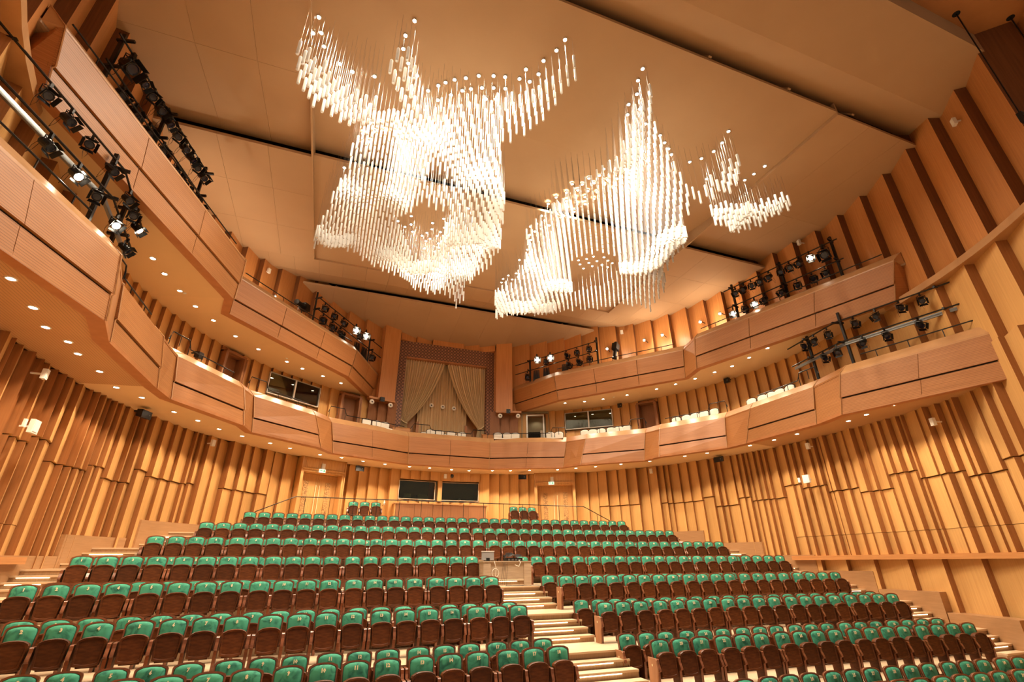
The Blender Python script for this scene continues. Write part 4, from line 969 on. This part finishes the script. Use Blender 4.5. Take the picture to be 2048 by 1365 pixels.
    b = MB(); b.lathe([(0, .62), (.13, .6), (.16, .5), (.17, .0), (.12, -.1), (.12, -.55), (.15, -.6), (.13, -.66), (0, -.64)], 12, axis='y'); b.box(-.17, .17, .0, .5, -.18, .18)
    b = b.build('lamp_housing', BLACK, t, (0, 0, 1.5)); b.rotation_euler = (.18 if s < 0 else 1.25, 0, 0)
    MB().tube([(-.2, 0, 1.5), (-.2, 0, 1.2), (.2, 0, 1.2), (.2, 0, 1.5)], .02, 5).build('yoke', IRON, t); MB().tube([(0, 0, 0), (0, 0, 1.2)], .03, 6).build('stand_pole', IRON, t)
    for k in range(3): MB().tube([(0, 0, .5), (.35 * math.cos(2.1 * k), .35 * math.sin(2.1 * k), 0)], .015, 5).build('leg', IRON, t)
# bare bright lamps on the upper walls
BULB = MB().lathe([(0, -.05), (.055, -.05), (.065, -.02), (.065, .02), (0, .03)], 10).mesh('bulb', LAMP); BFIT = MB().lathe([(.03, .02), (.07, .03), (.07, .10), (0, .11)], 10).mesh('lamp_fitting', IRON)
for a, z, wh in [(45.66, 15.6, 'first from the curtain'), (56.29, 15.62, 'second from the curtain'), (61.43, 15.62, 'third from the curtain'), (72.1, 15.6, 'fourth from the curtain'), (77.58, 15.58, 'fifth from the curtain'), (-50.5, 15.2, 'beside the left follow spot'), (-61.9, 15.05, 'at the bend of the upper balcony'), (-72, 15.0, 'behind the side parapet'), (-82, 15.0, 'near the side rig')]:
    p = pol(a, 13.2); t = empty('wall_lamp', (*p, z), -math.radians(a), 'small very bright lamp on the %s upper wall, %s' % ('right' if a > 0 else 'left', wh), 'lamp')
    link('bulb', BULB, t); link('lamp_fitting', BFIT, t); MB().bar((0, 0, .07), (0, .75, .07), .03).build('wall_arm', IRON, t)
    pd = bpy.data.lights.new('wall_lamp_light', 'POINT'); pd.energy = 75; pd.color = WARM; pd.shadow_soft_size = .06
    po = bpy.data.objects.new('wall_lamp_light', pd); col.objects.link(po); po.location = pol(a, 13.05) + (z,)

# ---------------------------------------------------------------- recessed downlights under the balconies
DL_R = MB().lathe([(.075, -.012), (.10, -.012), (.105, .0), (.105, .04)], 14).mesh('trim_ring', WHITE); DL_D = MB().lathe([(0, -.006), (.076, -.006)], 14).mesh('light_disc', LAMP)
def downlight(x, y, z, label, grp, p):
    t = empty('recessed_downlight', (x, y, z), 0, label, 'downlight', grp); link('trim_ring', DL_R, t); link('light_disc', DL_D, t)
    spot((x, y, z - .05), p, 112, .35, radius=.06)
D1 = [(-12.58, 10.71), (-12.76, 12), (-12.96, 13.07), (-12.83, 13.88), (-12.92, 14.71), (-12.88, 16.04), (-12.92, 17.51), (-12.49, 18.42), (-11.92, 20), (-11.36, 21.03), (-10.82, 22.21), (-10.1, 23.23), (-9.08, 24.29), (-8.28, 25.14), (-6.93, 26.29), (-5.87, 26.74), (-4.74, 27.37), (-3.52, 27.88), (-2.1, 28.22), (-.93, 28.25), (.41, 28.42), (1.48, 28.42), (2.82, 27.98), (3.85, 27.64), (4.9, 27.2), (6.4, 26.43), (7.22, 25.63), (8.08, 24.83), (9.07, 23.68), (10.1, 22.4), (11.03, 20.61), (11.61, 19.61), (12.37, 17.53), (12.54, 16.27), (12.58, 15.07), (12.71, 12.79), (12.49, 11.9), (12.22, 10.72)]
for k, (x, y) in enumerate(D1): downlight(x, y, 8.03, 'round recessed downlight under the lower balcony, %s from the left' % ordn(k), 'downlights under the lower balcony', P_DOWN1)
D2 = [(-12.67, 16.16), (-12.56, 17.09), (-12.35, 18.21), (-12.07, 19.34), (-11.64, 20.43), (-11.02, 21.81), (-10.23, 23.01), (-9.08, 24.21), (-8.39, 24.96), (-7.4, 25.75), (-6.46, 26.57)]
for k, (x, y) in enumerate(D2): downlight(x, y, 12.03, 'round recessed downlight under the left upper balcony, %s from the left' % ordn(k), 'downlights under the left upper balcony', P_DOWN2)
D2 = [(6.82, 25.79), (7.83, 25.12), (8.66, 24.3), (9.63, 23.15), (10.64, 21.65), (11.14, 20.58), (11.58, 19.49), (11.9, 18.35), (12.14, 17.36), (12.11, 16.2), (12.05, 15.01)]
for k, (x, y) in enumerate(D2): downlight(x, y, 12.03, 'round recessed downlight under the right upper balcony, %s from the left' % ordn(k), 'downlights under the right upper balcony', P_DOWN2)
for z, a, r in [(8.03, -6, 12.8), (8.03, 6.5, 12.8), (12.03, -76, 12.6), (12.03, -47, 12.4), (12.03, 47, 12.4), (12.03, 74, 12.6)]:
    o = MB().lathe([(0, -.03), (.05, -.02), (.06, 0), (.06, .03)], 10).build('smoke_detector', WHITE, loc=(*pol(a, r), z), smooth=True)
    tag(o, 'small white smoke detector under the %s balcony, %s' % ('lower' if z < 10 else 'upper', {-6: 'left of centre', 6.5: 'right of centre', -76: 'far left', -47: 'left near the window', 47: 'right near the window', 74: 'far right'}[a]), 'detector')

# ---------------------------------------------------------------- the two hanging glass chandeliers
RUNS = {1:[(38,-5,1),(39,-6,2),(40,-6,2),(41,-7,2),(42,-7,2),(43,-24,2),(43,-8,3),(44,-24,3),(44,-8,3),(45,-24,3),(45,-9,3),(46,-33,2),(46,-23,2),(46,-10,5),(47,-33,3),(47,-23,2),(47,-12,6),(48,-33,9),(48,-22,2),(48,-18,12),(49,-33,8),(49,-22,15),(50,-33,9),(50,-23,15),(51,-33,23),(52,-32,23),(53,-32,5),(53,-25,16),(54,-25,16),(55,-26,17),(56,-26,18),(57,-27,19),(58,-27,20),(59,-27,20),(60,-27,21),(61,-27,10),(61,-14,7),(62,-27,10),(62,-15,9),(63,-28,22),(64,-28,23),(65,-28,22),(66,-28,11),(66,-13,8),(67,-28,10),(67,-13,8),(68,-28,10),(68,-13,9),(69,-29,11),(69,-13,8),(70,-29,11),(70,-13,9),(71,-29,10),(71,-13,9),(72,-29,11),(72,-13,9),(73,-30,11),(73,-13,9),(74,-30,11),(74,-12,9),(75,-30,10),(75,-13,10),(76,-30,11),(76,-12,9),(77,-31,12),(77,-13,10),(78,-30,12),(78,-12,10),(79,-31,13),(79,-13,11),(80,-31,14),(80,-13,11),(81,-31,14),(81,-14,12),(82,-31,30),(83,-31,29),(84,-31,29),(85,-32,30),(86,-31,29),(87,-32,1),(87,-27,24),(88,-24,21),(89,-23,19),(90,-22,18),(91,-21,17),(92,-17,13),(93,-17,13),(94,-16,12),(95,-16,11),(96,-15,11),(97,-15,10),(98,-14,10),(99,-12,8),(100,-10,6),(101,-6,1)],2:[(38,5,1),(39,5,1),(40,5,2),(41,4,3),(42,5,3),(43,4,5),(43,21,1),(44,5,5),(44,21,2),(45,4,7),(45,20,3),(46,5,8),(46,21,3),(47,5,9),(47,19,4),(48,5,11),(48,19,2),(48,34,2),(49,5,14),(49,33,3),(50,5,13),(50,21,8),(50,33,3),(51,5,13),(51,22,8),(51,32,4),(52,6,12),(52,23,13),(53,6,12),(53,26,9),(54,6,13),(54,28,7),(55,5,15),(55,28,5),(56,4,17),(56,30,2),(57,2,19),(58,2,20),(59,1,22),(60,1,23),(61,1,23),(62,2,23),(63,1,25),(64,3,24),(65,2,25),(66,3,10),(66,14,14),(67,3,9),(67,14,13),(68,3,9),(68,15,12),(69,2,9),(69,15,12),(70,2,10),(70,16,11),(71,1,10),(71,17,10),(72,1,10),(72,18,9),(73,0,10),(73,18,9),(74,1,9),(74,19,9),(75,1,8),(75,19,9),(76,2,8),(76,20,10),(77,2,8),(77,20,10),(78,2,9),(78,21,10),(79,2,9),(79,21,10),(80,3,9),(80,22,10),(81,3,9),(81,21,10),(82,3,10),(82,22,10),(83,3,10),(83,21,10),(84,4,10),(84,21,10),(85,3,10),(85,20,11),(86,3,11),(86,21,7),(87,3,11),(87,20,4),(88,3,12),(88,21,4),(89,1,14),(89,20,4),(90,1,15),(90,20,5),(91,0,16),(91,20,4),(92,1,16),(92,19,6),(93,0,17),(93,18,6),(94,1,23),(95,1,20),(96,2,17),(97,1,16),(98,2,15),(99,2,14),(100,3,13),(101,3,13),(102,3,13),(103,3,12),(104,5,3),(104,10,6),(105,11,4),(106,13,1)]}
LIGHTS = {1:[(-8.43,9.91),(-8.59,10.45),(-8.36,10.36),(-8.28,10.77),(-7.81,11.19),(-7.42,11.33),(-6.74,11.26),(-5.83,9.07),(-6.01,9.59),(-6.01,10.02),(-5.79,10.44),(-5.46,10.76),(-5.02,11.18),(-4.74,10.88),(-4.64,11.42),(-4.94,11.95),(-5.97,12.54),(-5.55,12.47),(-6.31,13.09),(-5.93,12.97),(-5.51,12.93),(-6.71,13.29),(-4.54,10.69),(-4.29,10.49),(-3.96,10.31),(-3.59,10.09),(-3.14,9.93),(-2.78,9.84),(-2.32,9.74),(-1.97,9.72),(-2.24,9.37),(-1.8,9.38),(-1.83,8.91),(-1.59,8.47),(-1.49,8.08),(-4.27,11.08),(-3.95,10.79),(-3.7,10.63),(-3.37,10.47),(-3.01,10.34),(-2.63,10.23),(-3.12,10.82),(-2.8,10.71),(-2.8,11.15),(-5.11,13.0),(-1.85,13.63),(-6.92,13.94),(-6.55,13.68),(-6.16,13.48),(-5.78,13.4),(-5.38,13.42),(-7.47,15.7),(-6.68,14.29),(-4.5,17.73),(-5.02,18.28),(-4.65,18.59),(-4.41,18.32),(-4.26,18.84),(-3.49,17.88),(-3.43,18.35),(-3.6,18.69),(-3.78,18.98),(-3.37,19.1),(-3.52,19.34),(-3.47,19.96),(-3.08,17.41),(-2.89,17.66),(-2.59,17.67),(-2.91,18.02),(-3.01,18.41),(-3.1,18.77),(-2.58,18.5),(-2.64,18.8),(-2.76,19.07),(-2.91,19.32),(-2.82,19.65),(-2.93,20.05),(-2.83,20.52),(-1.84,14.22),(-1.5,14.7),(-1.24,16.3),(-2.64,16.23),(-2.2,16.36)],2:[(1.15,21.32),(1.19,21.7),(1.31,20.89),(1.64,21.2),(1.19,15.27),(1.32,14.71),(1.59,14.23),(1.55,13.62),(1.95,13.48),(2.01,13.03),(2.36,13.22),(2.32,12.7),(2.28,12.3),(2.75,12.8),(1.96,13.9),(2.38,13.78),(2.78,13.7),(2.13,14.42),(2.47,14.2),(2.89,14.18),(1.85,14.77),(1.74,15.31),(2.12,15.11),(2.4,14.82),(2.71,14.65),(1.92,15.52),(2.53,15.37),(1.04,15.7),(1.33,15.96),(1.06,16.31),(0.86,16.59),(1.4,16.55),(1.2,16.86),(1.66,16.22),(1.06,17.2),(1.27,17.52),(1.39,17.92),(1.4,18.32),(1.64,18.59),(1.7,19.08),(1.35,19.31),(1.63,20.55),(1.99,20.42),(1.86,20.85),(4.25,18.29),(4.5,18.61),(4.86,18.88),(4.59,18.04),(4.87,18.32),(5.19,18.53),(4.82,17.73),(5.19,18.03),(5.62,18.26),(5.37,17.61),(5.71,17.79),(6.01,18.35),(6.05,17.93),(3.37,10.1),(3.73,10.32),(4.05,10.52),(4.33,10.71),(2.4,10.23),(2.56,9.85),(2.6,11.18),(2.69,11.54),(2.95,11.93),(2.8,12.3),(3.09,12.62),(3.38,12.28),(2.81,13.13),(3.29,13.18),(2.87,10.85),(2.94,11.32),(3.63,11.3),(3.29,11.63),(1.25,8.08),(1.34,8.48),(1.59,8.92),(1.55,9.36),(2.01,9.38),(1.74,9.73),(2.09,9.73),(5.61,9.09),(5.77,9.59),(5.76,10.03),(5.56,10.48),(5.25,10.78),(8.21,9.95),(8.13,10.42),(8.04,10.82),(6.51,11.3)]}
S_ = .262
def ztube(x, y, c):
    z = 15.35 + .75 * max(0, min(1, (10.5 - y) / 2.0)) + .42 * math.sin(.95 * x + .5 * y) + .30 * math.sin(1.9 * y - .7 * x) + .12 * math.sin(3.1 * x + 1.3 * y)
    if c == 1: z -= 1.15 * math.exp(-((x + 7.5) / 1.3) ** 2 - ((y - 16) / 3.2) ** 2) + .5 * math.exp(-((x + 4.5) / 2) ** 2 - ((y - 13) / 2) ** 2)
    if c == 2: z -= .6 * math.exp(-((x - 4.3) / 1.5) ** 2 - ((y - 13) / 3) ** 2)
    return z
def zc(y): return 17.3 if y < 11.9 else (17.3 + .4 * (y - 11.9) / 3.6 if y < 15.5 else (17.3 if y < 22.7 else 17.2))
def tube_mb(r, h): return MB().lathe([(r, -h / 2), (r, h / 2), (r * .95, h / 2 + .012), (r * .62, h / 2 + .012), (r * .62, -h / 2), (r, -h / 2)], 8)
T_big, T_small = tube_mb(.045, .50), tube_mb(.036, .54)
TM_big, TM_small = T_big.mesh('glass_tube', GLASS, True), T_small.mesh('glass_tube', GLASS, True)
CSP = MB().lathe([(0, -.03), (.052, -.03)], 10).mesh('light_disc', LAMP2); CSR = MB().lathe([(.052, -.035), (.07, -.03), (.07, .03)], 10).mesh('trim_ring', WHITE)
for c in (1, 2):
    side = 'left' if c == 1 else 'right'
    pts = [((x0 + k) * S_ + (S_ / 2 if iy % 2 else 0), iy * .21) for iy, x0, n in RUNS[c] for k in range(n)]
    root = empty('glass_chandelier', (sum(p[0] for p in pts) / len(pts), sum(p[1] for p in pts) / len(pts), 17.2), 0,
                 'large wave-shaped chandelier of hanging clear glass tubes, the %s one of the two' % side, 'chandelier')
    o = Vector(root.location)
    # the tubes nearest to the camera side are single parts, the rest one joined part
    pts.sort(key=lambda p: (p[0] + 6.24) ** 2 + p[1] ** 2)
    rest, wires = MB(), MB()
    for i, (x, y) in enumerate(pts):
        z = ztube(x, y, c) + .05 * math.sin(i * 2.7); big = y < 11.6 and (x < -5.2 or x > 4.9)
        if i < 290: link('glass_tube', TM_big if big else TM_small, root, (x - o.x, y - o.y, z - o.z))
        else: rest.join(T_big if big else T_small, Matrix.Translation((x - o.x, y - o.y, z - o.z)))
        zt2 = zc(y); wires.tube([(x - o.x, y - o.y, z + .22 - o.z), (x - o.x, y - o.y, zt2 - o.z)], .0028, 3, False)
    t = rest.build('glass_tubes', GLASS, root, smooth=True); t['kind'] = 'stuff'
    t = wires.build('hanging_wires', STEEL, root); t['kind'] = 'stuff'
    for x, y in LIGHTS[c]:
        z = zc(y) - .015 - (.12 if abs(x) > 8.65 else 0); t = empty('ceiling_spotlight', (x, y, z), 0, 'tiny dazzling ceiling spotlight above the %s glass chandelier' % side, 'spotlight', 'ceiling spotlights above the %s chandelier' % side)
        link('light_disc', CSP, t); link('trim_ring', CSR, t); spot((x, y, z - .06), P_CHAND, 140, .9, radius=.045, color=(1, .86, .66))

# ---------------------------------------------------------------- hoist chain at the front right
for x, y, ln, lab in ((9.33, 3.69, 4.2, 'dark chain hanging straight down from a ceiling hole at the upper right'), (11.0, 3.2, 3.0, 'short dark chain at the extreme upper right corner of the ceiling')):
    t = empty('hoist_chain', (x, y, 17.8), 0, lab, 'chain')
    MB().tube([(0, 0, 0), (0, 0, -ln)], .018, 5).build('chain', IRON, t); MB().lathe([(0, -.012), (.10, -.012), (.10, .0)], 12).build('ceiling_hole', DARK, t)
    MB().box(-.07, .07, -.06, .06, -ln - .3, -ln).build('hoist_block', BLACK, t)
